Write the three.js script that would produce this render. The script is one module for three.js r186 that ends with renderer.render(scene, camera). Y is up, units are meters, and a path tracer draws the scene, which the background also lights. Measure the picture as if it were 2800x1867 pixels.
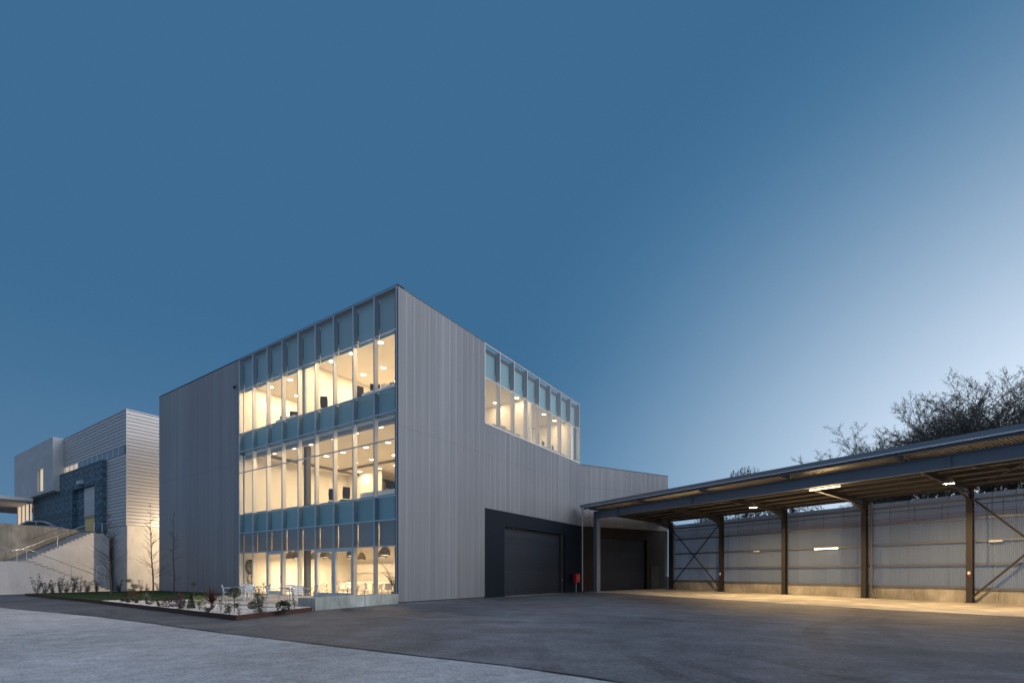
import * as THREE from 'three';
import { mergeGeometries, toCreasedNormals } from 'three/addons/utils/BufferGeometryUtils.js';
import { RectAreaLightUniformsLib } from 'three/addons/lights/RectAreaLightUniformsLib.js';

// ---------------------------------------------------------------- camera, sky, sun, exposure
RectAreaLightUniformsLib.init();
const scene = new THREE.Scene();
const camera = new THREE.PerspectiveCamera(2 * Math.atan(1573 / 1345) * 180 / Math.PI, 1.5, 0.1, 2000);
camera.position.set(0, 1.5, 0);                                   // level shift lens, 17 mm class
camera.setViewOffset(2800, 3146, 0, 0, 2800, 1867);
const renderer = new THREE.WebGLRenderer({ antialias: true });
renderer.toneMapping = THREE.LinearToneMapping;
renderer.toneMappingExposure = 1.0;
renderer.shadowMap.enabled = true;
const D2R = Math.PI / 180;
const SUN_AZ = 103 * D2R, SUN_EL = 30 * D2R;
const dirOf = (az, el) => new THREE.Vector3(Math.sin(az) * Math.cos(el), Math.sin(el), -Math.cos(az) * Math.cos(el));
const sun = new THREE.DirectionalLight(new THREE.Color(1.0, 0.95, 0.92), 1.45);
sun.position.copy(dirOf(SUN_AZ, SUN_EL)).multiplyScalar(150);
sun.castShadow = true; sun.shadow.radius = 75; sun.shadow.mapSize.set(4096, 4096);
Object.assign(sun.shadow.camera, { left: -90, right: 90, top: 90, bottom: -90, near: 1, far: 400 });
scene.add(sun, sun.target);
const sstep = (a, b, x) => { const t = Math.min(1, Math.max(0, (x - a) / (b - a))); return t * t * (3 - 2 * t); };
{ // dusk sky: even blue with the wide afterglow of the sunset on one side
  const W = 1024, H = 512, d = new Float32Array(W * H * 4);
  const wrap = a => { a = (a + 540) % 360; return (a < 0 ? a + 360 : a) - 180; };
  for (let j = 0; j < H; j++) for (let i = 0; i < W; i++) {
    const el = Math.max(0, ((j + .5) / H - .5) * 180);
    const th = ((i + .5) / W - .5) * 2 * Math.PI;                   // atan2(z, x)
    const az = Math.atan2(Math.cos(th), -Math.sin(th)) / D2R;
    const k = Math.cos(el * D2R);
    const g = Math.hypot(Math.max(0, Math.abs(wrap(az - 95)) - 26) * k, el * 1.5);
    const f = (1 - Math.min(1, (g ** 4 + 24 ** 4) ** .25 / 76)) ** 2, e = [2.5 * f ** 1.19, 2.15 * f ** 1.04, 1.98 * f ** .95];
    const b = .40 * (1 - sstep(0, 44, Math.hypot(Math.max(0, Math.abs(wrap(az + 140)) - 40) * Math.sqrt(k), (el - 40) * 1.1)));   // added fill glow behind the camera, put in to brighten the left-facing walls
    const hz = .07 * (1 - sstep(0, 26, el));
    const o = (j * W + i) * 4;
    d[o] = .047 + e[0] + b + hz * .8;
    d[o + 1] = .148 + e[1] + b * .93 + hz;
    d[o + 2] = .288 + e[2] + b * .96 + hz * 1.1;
    d[o + 3] = 1;
  }
  const t = new THREE.DataTexture(d, W, H, THREE.RGBAFormat, THREE.FloatType);
  t.mapping = THREE.EquirectangularReflectionMapping; t.magFilter = t.minFilter = THREE.LinearFilter; t.needsUpdate = true;
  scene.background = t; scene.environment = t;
}

// ---------------------------------------------------------------- tools
let seed = 7;
const rnd = () => { seed = (seed * 1664525 + 1013904223) >>> 0; return seed / 4294967296; };
const rr = (a, b) => a + (b - a) * rnd();
const V = (x, y, z) => new THREE.Vector3(x, y, z);
function hash(x, y, s) { let h = (x * 374761393 + y * 668265263 + s * 982451653) | 0; h = Math.imul(h ^ (h >>> 13), 1274126177); return ((h ^ (h >>> 16)) >>> 0) / 4294967296; }
function vnoise(x, y, p, q, s) { // tiles with period p by q
  const xi = Math.floor(x), yi = Math.floor(y), fx = x - xi, fy = y - yi, u = fx * fx * (3 - 2 * fx), v = fy * fy * (3 - 2 * fy);
  const m = (a, n) => ((a % n) + n) % n, h = (a, b) => hash(m(a, p), m(b, q), s);
  return (h(xi, yi) * (1 - u) + h(xi + 1, yi) * u) * (1 - v) + (h(xi, yi + 1) * (1 - u) + h(xi + 1, yi + 1) * u) * v;
}
function fbm(x, y, p, q, s, n = 4) { let a = 0, w = .5, t = 0; for (let k = 0; k < n; k++) { a += w * vnoise(x, y, p, q, s + k); t += w; w *= .5; x *= 2; y *= 2; p *= 2; q *= 2; } return a / t; }
function tex(w, h, metresX, metresY, fn, color = true) { // fn(u, v) in 0..1 -> number or [r, g, b]
  const d = new Uint8Array(w * h * 4);
  for (let j = 0; j < h; j++) for (let i = 0; i < w; i++) {
    const c = fn(i / w, j / h), o = (j * w + i) * 4;
    for (let k = 0; k < 3; k++) d[o + k] = Math.max(0, Math.min(255, 255 * (c.length ? c[k] : c)));
    d[o + 3] = 255;
  }
  const t = new THREE.DataTexture(d, w, h);
  t.wrapS = t.wrapT = THREE.RepeatWrapping; t.magFilter = THREE.LinearFilter; t.minFilter = THREE.LinearMipmapLinearFilter; t.generateMipmaps = true;
  t.repeat.set(1 / metresX, 1 / metresY); if (color) t.colorSpace = THREE.SRGBColorSpace; t.needsUpdate = true;
  return t;
}
const mat = (r, g, b, rough = .7, o = {}) => new THREE.MeshStandardMaterial({ color: new THREE.Color().setRGB(r, g, b), roughness: rough, ...o });
const phys = (r, g, b, rough = .7, o = {}) => new THREE.MeshPhysicalMaterial({ color: new THREE.Color().setRGB(r, g, b), roughness: rough, ...o });

class Buf { // collects flat quads, boxes and tubes; build() makes one mesh
  constructor() { this.p = []; this.n = []; this.t = []; }
  tri(a, b, c, n) {
    n = n || V(0, 0, 0).crossVectors(b.clone().sub(a), c.clone().sub(a)).normalize();
    const ax = Math.abs(n.x), ay = Math.abs(n.y), az = Math.abs(n.z);
    for (const q of [a, b, c]) {
      this.p.push(q.x, q.y, q.z); this.n.push(n.x, n.y, n.z);
      if (ay >= ax && ay >= az) this.t.push(q.x, q.z); else if (ax >= az) this.t.push(q.z, q.y); else this.t.push(q.x, q.y);
    }
  }
  quad(a, b, c, d) { this.tri(a, b, c); this.tri(a, c, d); return this; }
  box(x0, x1, y0, y1, z0, z1) {
    const P = (i, j, k) => V(i ? x1 : x0, j ? y1 : y0, k ? z1 : z0);
    this.quad(P(0, 0, 1), P(1, 0, 1), P(1, 1, 1), P(0, 1, 1)); this.quad(P(1, 0, 0), P(0, 0, 0), P(0, 1, 0), P(1, 1, 0));
    this.quad(P(1, 0, 1), P(1, 0, 0), P(1, 1, 0), P(1, 1, 1)); this.quad(P(0, 0, 0), P(0, 0, 1), P(0, 1, 1), P(0, 1, 0));
    this.quad(P(0, 1, 1), P(1, 1, 1), P(1, 1, 0), P(0, 1, 0)); this.quad(P(0, 0, 0), P(1, 0, 0), P(1, 0, 1), P(0, 0, 1));
    return this;
  }
  beam(a, b, w, h, up = V(0, 1, 0)) { // rectangular bar from a to b; h along up
    const d = b.clone().sub(a).normalize(), s = V(0, 0, 0).crossVectors(d, up).normalize(), u = V(0, 0, 0).crossVectors(s, d).normalize();
    s.multiplyScalar(w / 2); u.multiplyScalar(h / 2);
    const c = (o, i, j) => o.clone().addScaledVector(s, i).addScaledVector(u, j);
    const A = [c(a, -1, -1), c(a, 1, -1), c(a, 1, 1), c(a, -1, 1)], B = [c(b, -1, -1), c(b, 1, -1), c(b, 1, 1), c(b, -1, 1)];
    for (let i = 0; i < 4; i++) { const j = (i + 1) % 4; this.quad(A[j], A[i], B[i], B[j]); }
    this.quad(A[0], A[1], A[2], A[3]); this.quad(B[1], B[0], B[3], B[2]);
    return this;
  }
  ibeam(a, b, w, h, tf = .03, tw = .02, up = V(0, 1, 0)) {
    const d = b.clone().sub(a).normalize(), s = V(0, 0, 0).crossVectors(d, up).normalize(), u = V(0, 0, 0).crossVectors(s, d).normalize();
    const o = (q, k) => q.clone().addScaledVector(u, k);
    this.beam(o(a, h / 2 - tf / 2), o(b, h / 2 - tf / 2), w, tf, up); this.beam(o(a, -h / 2 + tf / 2), o(b, -h / 2 + tf / 2), w, tf, up);
    return this.beam(a, b, tw, h - 2 * tf, up);
  }
  tube(pts, r, seg = 6, cap = true) { // r: number or list
    const N = pts.length, R = k => Array.isArray(r) ? r[k] : r, rings = [], nr = [];
    let prev = null;
    for (let k = 0; k < N; k++) {
      const d = pts[Math.min(N - 1, k + 1)].clone().sub(pts[Math.max(0, k - 1)]).normalize();
      let s = prev ? prev.clone().addScaledVector(d, -prev.dot(d)) : V(0, 0, 0).crossVectors(d, Math.abs(d.y) < .9 ? V(0, 1, 0) : V(1, 0, 0));
      s.normalize(); prev = s; const u = V(0, 0, 0).crossVectors(d, s);
      const ring = [], nn = [];
      for (let i = 0; i < seg; i++) { const a = 2 * Math.PI * i / seg, q = s.clone().multiplyScalar(Math.cos(a)).addScaledVector(u, Math.sin(a)); nn.push(q); ring.push(pts[k].clone().addScaledVector(q, R(k))); }
      rings.push(ring); nr.push(nn);
    }
    for (let k = 0; k + 1 < N; k++) for (let i = 0; i < seg; i++) {
      const j = (i + 1) % seg, A = rings[k][i], B = rings[k][j], C = rings[k + 1][j], E = rings[k + 1][i];
      for (const [q, m] of [[A, nr[k][i]], [B, nr[k][j]], [C, nr[k + 1][j]], [A, nr[k][i]], [C, nr[k + 1][j]], [E, nr[k + 1][i]]]) {
        this.p.push(q.x, q.y, q.z); this.n.push(m.x, m.y, m.z); this.t.push(i / seg, q.y);
      }
    }
    if (cap) for (const [k, f] of [[0, -1], [N - 1, 1]]) for (let i = 1; i + 1 < seg; i++) f > 0 ? this.tri(rings[k][0], rings[k][i], rings[k][i + 1]) : this.tri(rings[k][0], rings[k][i + 1], rings[k][i]);
    return this;
  }
  lathe(prof, seg = 16, c = V(0, 0, 0)) { // prof [[r, y], ...]
    for (let k = 0; k + 1 < prof.length; k++) {
      const [r0, y0] = prof[k], [r1, y1] = prof[k + 1], L = Math.hypot(r1 - r0, y1 - y0) || 1, nx = (y1 - y0) / L, ny = -(r1 - r0) / L;
      for (let i = 0; i < seg; i++) {
        const a = 2 * Math.PI * i / seg, b = 2 * Math.PI * (i + 1) / seg;
        const q = (r, y, t) => [c.x + r * Math.cos(t), c.y + y, c.z - r * Math.sin(t)], m = t => [nx * Math.cos(t), ny, -nx * Math.sin(t)];
        for (const [r, y, t] of [[r0, y0, a], [r0, y0, b], [r1, y1, b], [r0, y0, a], [r1, y1, b], [r1, y1, a]]) { this.p.push(...q(r, y, t)); this.n.push(...m(t)); this.t.push(t * .2, y); }
      }
    }
    return this;
  }
  leaf(c, d, up, len, wid) { // one pointed, folded leaf from c along d
    const s = V(0, 0, 0).crossVectors(d, up); if (s.lengthSq() < 1e-6) s.set(1, 0, 0); s.normalize().multiplyScalar(wid / 2);
    const m = c.clone().addScaledVector(d, len * .45), u = V(0, 0, 0).crossVectors(s, d).normalize().multiplyScalar(wid * .18), tip = c.clone().addScaledVector(d, len).addScaledVector(u, -.6);
    const l = m.clone().add(s).add(u), r = m.clone().sub(s).add(u);
    this.tri(c, r, tip); this.tri(c, tip, l);
    return this;
  }
  profile(o, u, w, prof, y0, y1) { // sheet with profile [[across, out], ...] standing from y0 to y1
    const P = (q, y) => o.clone().addScaledVector(u, q[0]).addScaledVector(w, q[1]).setY(y);
    for (let k = 0; k + 1 < prof.length; k++) {
      const a = P(prof[k], y0), b = P(prof[k + 1], y0), c = P(prof[k + 1], y1), d = P(prof[k], y1);
      const out = V(0, 0, 0).crossVectors(u, V(0, 1, 0)).dot(w) > 0;
      out ? this.quad(a, b, c, d) : this.quad(b, a, d, c);
    }
    return this;
  }
  geo() {
    const g = new THREE.BufferGeometry();
    g.setAttribute('position', new THREE.Float32BufferAttribute(this.p, 3)); g.setAttribute('normal', new THREE.Float32BufferAttribute(this.n, 3)); g.setAttribute('uv', new THREE.Float32BufferAttribute(this.t, 2));
    return g;
  }
  build(name, m, parent) { return meshOf(name, this.geo(), m, parent); }
}
const used = {};
const numbered = n => { used[n] = (used[n] || 0) + 1; return used[n] > 1 ? n + '_' + String(used[n] - 1).padStart(3, '0') : n; };
function meshOf(name, g, m, parent) {
  const o = new THREE.Mesh(g, m); o.name = parent ? name : numbered(name); o.castShadow = o.receiveShadow = true;
  (parent || scene).add(o); return o;
}
function tag(o, label, category, group, kind) { o.userData.label = label; if (category) o.userData.category = category; if (group) o.userData.group = group; if (kind) o.userData.kind = kind; return o; }
function thing(name, label, category, pos, turn = 0, group) {
  const o = new THREE.Group(); o.name = numbered(name); scene.add(o); o.position.copy(pos); o.rotation.y = turn; return tag(o, label, category, group);
}
const partGroup = (name, parent) => { const o = new THREE.Group(); o.name = name; parent.add(o); return o; };
function dup(src, pos, turn, label, s) {
  const r = src.clone(); r.name = numbered(src.name.replace(/_\d{3}$/, '')); r.userData = { ...src.userData }; r.position.copy(pos); r.rotation.y = turn; if (label) r.userData.label = label; if (s) r.scale.setScalar(s); scene.add(r); return r;
}
// three ground plans: the office block, the canopy, the stair wall
const frame = (ox, oz, phi) => { const c = Math.cos(phi), s = Math.sin(phi); const f = (x, y, z) => V(ox + x * c + z * s, y, oz - x * s + z * c); f.phi = phi; return f; };
const PHI = 56.1 * D2R;
const M = frame(-6.058, -26.2, PHI);          // x along the garage front, -z along the glass front, origin at the corner
const K = frame(0, 0, 32.5 * D2R);            // x across the canopy, z along it
const S = frame(-38.1, -47.7, -6.3 * D2R);    // z along the stair wall
// ---------------------------------------------------------------- materials
const streak = tex(1024, 512, 7.3, 24, (u, v) => {
  const a = fbm(u * 30, v * 2, 30, 2, 3, 3), b = fbm(u * 150, v * 3, 150, 3, 11, 3), c = fbm(u * 4, v * 3, 4, 3, 5, 3);
  const k = .80 + .13 * (a - .5) + .13 * (b - .5) + .10 * (c - .5); return [k, k, k * 1.005];
});
const fineBump = tex(512, 512, .9, .9, (u, v) => .5 * hash(u * 512 | 0, v * 512 | 0, 4) + .5 * fbm(u * 64, v * 64, 64, 64, 9, 2), false);
const softBump = tex(512, 512, 2.7, 2.7, (u, v) => fbm(u * 24, v * 24, 24, 24, 21, 4), false);
const concreteMap = tex(1024, 512, 9, 4.5, (u, v) => {
  const a = fbm(u * 10, v * 5, 10, 5, 31, 5), b = fbm(u * 120, v * 10, 120, 10, 33, 3), c = hash(u * 1024 | 0, v * 512 | 0, 2);
  const k = .70 + .34 * (a - .5) + .14 * (b - .5) + .05 * (c - .5); return [k, k * .985, k * .95];
});
const plasterMap = tex(512, 512, 6, 6, (u, v) => { const k = .86 + .10 * (fbm(u * 6, v * 6, 6, 6, 41, 5) - .5) + .05 * (fbm(u * 60, v * 14, 60, 14, 42, 3) - .5); return [k, k, k]; });
const zinc = [.97, 1, 1.02, .985, 1.035].map(k => mat(.39 * k, .415 * k, .455 * k, .48, { map: streak, metalness: .12, bumpMap: softBump, bumpScale: .002 }));
const zincDark = zinc;
const WALL = mat(.80, .77, .72, .85), CEIL = mat(.80, .78, .74, .9), FLOORM = mat(.46, .42, .37, .45), SHELL = mat(.10, .105, .115, .8);
const ALU = mat(.42, .52, .62, .35, { metalness: .35 }), ALUW = mat(.56, .55, .54, .38, { metalness: .25 }), DARKCAP = mat(.09, .10, .115, .5);
const PANE = phys(.94, .97, .96, .0, { transmission: 1, thickness: 0, ior: 1.52 });
const SPAN = [.92, 1, 1.08].map(k => mat(.175 * k, .34 * k, .42 * k, .6)), SPAND = mat(.11, .19, .24, .6), BLIND = mat(.24, .26, .29, .8, { bumpMap: softBump, bumpScale: .004 }), FINM = mat(.78, .75, .70, .55);
const NAVY = phys(.008, .014, .026, .62, { specularIntensity: .25, bumpMap: softBump, bumpScale: .002 }), DOORM = [.94, 1, 1.07].map(k => phys(.026 * k, .034 * k, .050 * k, .45, { specularIntensity: .4 }));
const BROWNB = phys(.022, .018, .017, .6, { specularIntensity: .4 });
const STEEL = mat(.15, .185, .24, .42, { bumpMap: softBump, bumpScale: .001 }), STEELB = mat(.050, .044, .040, .45), GALV = mat(.44, .46, .48, .42, { metalness: .5 });
const DECK = mat(.27, .26, .25, .42, { metalness: .4 });
const PLINTH = mat(1, .96, .88, .85, { map: concreteMap, bumpMap: softBump, bumpScale: .004 });
const CONC = mat(.62, .60, .56, .85, { map: concreteMap, bumpMap: softBump, bumpScale: .004 }), CONCL = mat(1, .97, .92, .85, { map: concreteMap, bumpMap: fineBump, bumpScale: .002 });
const WHITEW = mat(.84, .84, .87, .85, { map: plasterMap, bumpMap: fineBump, bumpScale: .001 }), GREYW = mat(.52, .56, .62, .85, { map: plasterMap }), CREAMW = mat(1, .95, .88, .85, { map: plasterMap });
const BOARD = [.96, 1, 1.04].map(k => mat(.44 * k, .44 * k, .46 * k, .42, { metalness: .15 }));
const PLANTWALL = mat(.78, .88, .90, .8, { map: concreteMap, bumpMap: softBump, bumpScale: .003 });
const PAVE = [.93, 1, 1.06, .97].map(k => mat(1.0 * k, .98 * k, .98 * k, .7, { map: concreteMap, bumpMap: fineBump, bumpScale: .002 }));
const CORTEN = mat(.06, .026, .018, .85, { bumpMap: fineBump, bumpScale: .002 });
const CHROME = mat(.72, .74, .76, .25, { metalness: .9 }), WHITEP = mat(.78, .77, .75, .45), BLACKF = mat(.02, .021, .024, .7), WOODL = mat(.42, .30, .18, .5);
const BARK = mat(.11, .095, .085, .9), BARKD = mat(.07, .064, .06, .9), RED = mat(.40, .008, .010, .32), COPPER = mat(.36, .13, .07, .4, { metalness: .5 });
const leafM = (r, g, b) => phys(r, g, b, .62, { side: THREE.DoubleSide, transmission: .3, thickness: 0 });
const glow = (r, g, b, k) => mat(.9, .85, .78, .6, { emissive: new THREE.Color().setRGB(r, g, b), emissiveIntensity: k });
const WARM = new THREE.Color().setRGB(1, .70, .39), WARM2 = new THREE.Color().setRGB(1, .66, .31), WARM3 = new THREE.Color().setRGB(1, .74, .46);
function areaLight(parent, w, h, I, color, pos, aim) { // aim: direction the light faces, in the parent's axes
  const l = new THREE.RectAreaLight(color, I, w, h); parent.add(l); l.position.copy(pos);
  l.quaternion.setFromUnitVectors(V(0, 0, -1), aim.clone().normalize()); return l;
}
// ---------------------------------------------------------------- ground
const fall = (x, z) => { // the yard dips a little in front of the canopy and climbs behind it
  const d = -z, t = Math.max(-.26, Math.min(.13, -.26 + (d - 24) * .0156));
  return t * sstep(2, 15, x);
};
function sheet(name, poly, step, lift, m, label, group) { // polygon [x, z] meshed on a grid and draped on the ground
  const xs = poly.map(p => p[0]), zs = poly.map(p => p[1]), x0 = Math.min(...xs), x1 = Math.max(...xs), z0 = Math.min(...zs), z1 = Math.max(...zs);
  const clip = (pts, f) => { const out = []; for (let i = 0; i < pts.length; i++) { const a = pts[i], b = pts[(i + 1) % pts.length], fa = f(a), fb = f(b); if (fa >= 0) out.push(a); if (fa * fb < 0) { const t = fa / (fa - fb); out.push([a[0] + (b[0] - a[0]) * t, a[1] + (b[1] - a[1]) * t]); } } return out; };
  const B = new Buf(), P = q => V(q[0], fall(q[0], q[1]) + lift, q[1]);
  for (let x = x0; x < x1; x += step) {
    const col = clip(clip(poly, p => p[0] - x), p => x + step - p[0]); if (col.length < 3) continue;
    for (let z = z0; z < z1; z += step) {
      const c = clip(clip(col, p => p[1] - z), p => z + step - p[1]); if (c.length < 3) continue;
      for (let i = 1; i + 1 < c.length; i++) { const a = P(c[0]), b = P(c[i]), e = P(c[i + 1]); const n = V(0, 0, 0).crossVectors(b.clone().sub(a), e.clone().sub(a)); if (n.length() < 1e-6) continue; n.y > 0 ? B.tri(a, b, e) : B.tri(a, e, b); }
    }
  }
  const o = B.build(name, m); o.userData = { label, kind: 'structure' }; return o;
}
const SPAN_M = 37;
const marks = []; // tyre and roller marks in metres on the asphalt: [cx, cz, r, a0, a1, width, tone]
for (let k = 0; k < 48; k++) { const r = rr(5, 24), a = rr(0, 6.28); marks.push([rr(0, SPAN_M), rr(0, SPAN_M), r, a, a + rr(.2, .7), rr(.16, .5), rr(-.22, .08)]); }
const asphaltTone = (() => { // marks are rubbed in as stains
  const N = 1024, d = new Float32Array(N * N), R = N / SPAN_M;
  for (const [cx, cz, r, a0, a1, w, t] of marks) for (const off of [0, 1.7]) for (let a = a0; a < a1; a += .4 / (r * R)) for (let q = -w / 2; q < w / 2; q += .5 / R) {
    const x = Math.floor((cx + (r + off + q) * Math.cos(a)) * R), y = Math.floor((cz + (r + off + q) * Math.sin(a)) * R), i = ((y % N + N) % N) * N + ((x % N + N) % N);
    const f = Math.sin(Math.PI * (a - a0) / (a1 - a0)) * (.55 + .45 * hash(x, y, 6)); d[i] = t * f;
  }
  for (const [x0, z0, x1, z1, w, t] of [[16.6, -24, 4.5, -7.9, .55, -.13], [17.9, -23.2, 5.6, -7.2, .4, -.08], [2.5, -20, 12.5, -19, .5, -.09], [4, -16, 14, -22, .35, -.08], [8, -12, 1.5, -17, .4, -.07], [12, -9, 20, -17, .45, -.08]]) {
    const L = Math.hypot(x1 - x0, z1 - z0); for (let s = 0; s < L; s += .5 / R) for (let q = -w / 2; q < w / 2; q += .5 / R) { const b = .5 * Math.sin(s * .35 + x0), px = x0 + (x1 - x0) * s / L - (z1 - z0) / L * (q + b), pz = z0 + (z1 - z0) * s / L + (x1 - x0) / L * (q + b), x = Math.floor(px * R), y = Math.floor(pz * R), i = ((y % N + N) % N) * N + ((x % N + N) % N); d[i] = t * Math.sin(Math.PI * s / L) * (.3 + .7 * hash(x >> 1, y >> 1, 16)); }
  }
  return (u, v) => d[(v * N | 0) * N + (u * N | 0)];
})();
const asphaltMap = tex(1024, 1024, SPAN_M, SPAN_M, (u, v) => {
  const a = fbm(u * 7, v * 7, 7, 7, 51, 5), b = fbm(u * 60, v * 60, 60, 60, 52, 3), l = fbm(u * 9, v * 40, 9, 40, 55, 4), c = hash(u * 1024 | 0, v * 1024 | 0, 8), s = hash(u * 1024 | 0, v * 1024 | 0, 77) > .998 ? .25 : 0;
  const k = .60 + .30 * (a - .5) + .22 * (b - .5) + .20 * (l - .5) + .22 * (c - .5) + asphaltTone(u, v) + s; return [k, k, k * 1.02];
});
const oldMap = tex(1024, 1024, 23, 23, (u, v) => {
  const a = fbm(u * 6, v * 6, 6, 6, 61, 5), b = fbm(u * 90, v * 90, 90, 90, 62, 2), l = fbm(u * 5, v * 26, 5, 26, 65, 4), c = hash(u * 1024 | 0, v * 1024 | 0, 9);
  const k = .66 + .28 * (a - .5) + .14 * (b - .5) + .06 * (l - .5) + .22 * (c - .5); return [k, k, k * 1.01];
});
const grain = tex(512, 512, .55, .55, (u, v) => .65 * hash(u * 256 | 0, v * 256 | 0, 14) + .35 * fbm(u * 40, v * 40, 40, 40, 15, 2), false);
const ASPH = mat(.32, .335, .37, .66, { map: asphaltMap, bumpMap: grain, bumpScale: .006 });
const OLDA = mat(.92, .94, .98, .74, { map: oldMap, bumpMap: grain, bumpScale: .004 });
const FIELD = mat(.10, .11, .07, .95, { map: oldMap });
sheet('ground', [[-500, -900], [500, -900], [500, 60], [-500, 60]], 60, -.9, FIELD, 'rough open ground round the yard');
sheet('old_asphalt', [[-60, -60], [60, -60], [60, 20], [-60, 20]], 3, 0, OLDA, 'pale worn asphalt of the older road in front of the yard');
{ // new dark asphalt, laid over the old with a slightly ragged edge
  const edge = [[-60, -38], [-38, -30.2], [-23.9, -22.9], [-14.1, -17.24], [-7.04, -12.45], [-2.93, -9.84], [0, -8.1], [1.57, -6.86], [6, -3.2], [16, 5], [40, 20]];
  const rag = []; for (let i = 0; i + 1 < edge.length; i++) { const n = 14; for (let k = 0; k < n; k++) { const t = k / n; rag.push([edge[i][0] + (edge[i + 1][0] - edge[i][0]) * t + rr(-.05, .05), edge[i][1] + (edge[i + 1][1] - edge[i][1]) * t + rr(-.05, .05)]); } }
  rag.push([40, 20], [60, 20], [60, -60], [-60, -60]);
  sheet('asphalt_yard', rag, 3, .012, ASPH, 'dark fresh asphalt of the yard between office block and canopy');
}
{ // concrete floor under the canopy, cast in bays
  const n0 = 29.0, n1 = 39.35, slabTop = (n, t) => { const p = K(n, 0, t); return fall(p.x, p.z) + .03; };
  const root = new THREE.Group(); root.name = 'concrete_floor'; root.userData = { label: 'pale concrete floor slab under the steel canopy', kind: 'structure' }; scene.add(root);
  for (let k = 0; k < 8; k++) for (let j = 0; j < 2; j++) {
    const t0 = -33.4 + 5.55 * k, t1 = t0 + 5.55 - .012, a = n0 + (n1 - n0) / 2 * j, b = n0 + (n1 - n0) / 2 * (j + 1) - .012, B = new Buf();
    const N = 3; for (let i = 0; i < N; i++) { const s0 = t0 + (t1 - t0) * i / N, s1 = t0 + (t1 - t0) * (i + 1) / N, P = (n, t, y) => { const q = K(n, 0, t); q.y = slabTop(n, t) + y; return q; };
      B.quad(P(a, s1, 0), P(b, s1, 0), P(b, s0, 0), P(a, s0, 0)); B.quad(P(a, s0, -.2), P(a, s1, -.2), P(a, s1, 0), P(a, s0, 0)); }
    B.build('slab', CONCL, root);
  }
}
// ---------------------------------------------------------------- office block (origin at its corner; x along garage front, -z along glass front)
const office = thing('office_building', 'grey three storey office block with lit glass corner and garage front', 'building', M(0, 0, 0), PHI);
const ribs = (w, n = 6, dep = .014) => { // profile of one ribbed cladding sheet, joint left open at its ends
  const a = [[.002, -.02], [.002, 0]], s = (w - .004) / n;
  for (let i = 0; i < n; i++) { const x = .002 + s * i; if (i) a.push([x - .012, 0], [x - .006, -dep], [x + .006, -dep], [x + .012, 0]); }
  a.push([w - .002, 0], [w - .002, -.02]); return a;
};
const X1 = V(1, 0, 0), Z1 = V(0, 0, 1), XN = V(-1, 0, 0), ZN = V(0, 0, -1);
function clad(parent, o, u, out, w, y0, y1, mats) { const B = new Buf(); B.profile(o, u, out, ribs(w, 8, .012), y0, y1); B.build('cladding_panel', mats[Math.floor(hash(Math.round(o.x * 50), Math.round(o.z * 50), 3) * mats.length)], parent); }
const YT = 16.9, YJ = 9.5, XW0 = 7.6, XW1 = 21.75, YS = 5.97;
{ // walls behind the cladding, floors, roof
  const s = new Buf();
  s.box(.05, .30, 0, 16.85, -29.6, -16.36);                              // glass front, solid part
  s.box(.05, 21.7, 0, 16.85, -29.62, -29.6 + .25);                         // gap side
  s.box(.02, XW0, 0, 16.85, -.30, -.05);                                   // garage front
  s.box(XW0, 22, YS, 11.5, -.30, -.05);
  s.box(21.45, 21.7, 11.5, 16.85, -29.3, -.32);
  s.box(21.75, 22, 0, 11.5, -29.3, -.32);
  s.build('wall', SHELL, office);
  const r = new Buf(); r.box(.40, 21.44, 16.55, 16.78, -29.3, -.32); r.build('roof', SHELL, office);
  const c = new Buf(); c.box(-.05, .45, 16.985, 17.005, -29.7, .022); c.box(.46, 21.8, 16.905, 16.925, -.10, .04); c.build('coping', DARKCAP, office);
}
const cladLeft = partGroup('glass_front_cladding', office), cladRight = partGroup('garage_front_cladding', office);
{ const n = 22, w = (29.65 - 16.35) / n; for (let i = 0; i < n; i++) for (const [a, b] of [[.08, YJ - .006], [YJ + .006, 16.95]]) clad(cladLeft, V(-.02, 0, -29.65 + w * i), Z1, XN, w, a, b, zincDark); }
{ const n = 13, w = XW0 / n; for (let i = 0; i < n; i++) for (const [a, b] of [[.08, YJ - .006], [YJ + .006, YT]]) clad(cladRight, V(w * i, 0, .02), X1, Z1, w, a, b, zinc);
  const m = 24, v = (22 - XW0) / m; for (let i = 0; i < m; i++) for (const [a, b] of [[YS, YJ - .006], [YJ + .006, 11.53]]) clad(cladRight, V(XW0 + v * i, 0, .02), X1, Z1, v, a, b, zinc); }
{ const b = new Buf(); b.box(-.035, .0, .08, 16.95, -.055, .02); b.build('corner_trim', DARKCAP, office);
  const l = new Buf(); l.box(XW0, 21.8, 11.535, 11.59, -.06, .05); l.build('sill', ALUW, office); }
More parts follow.
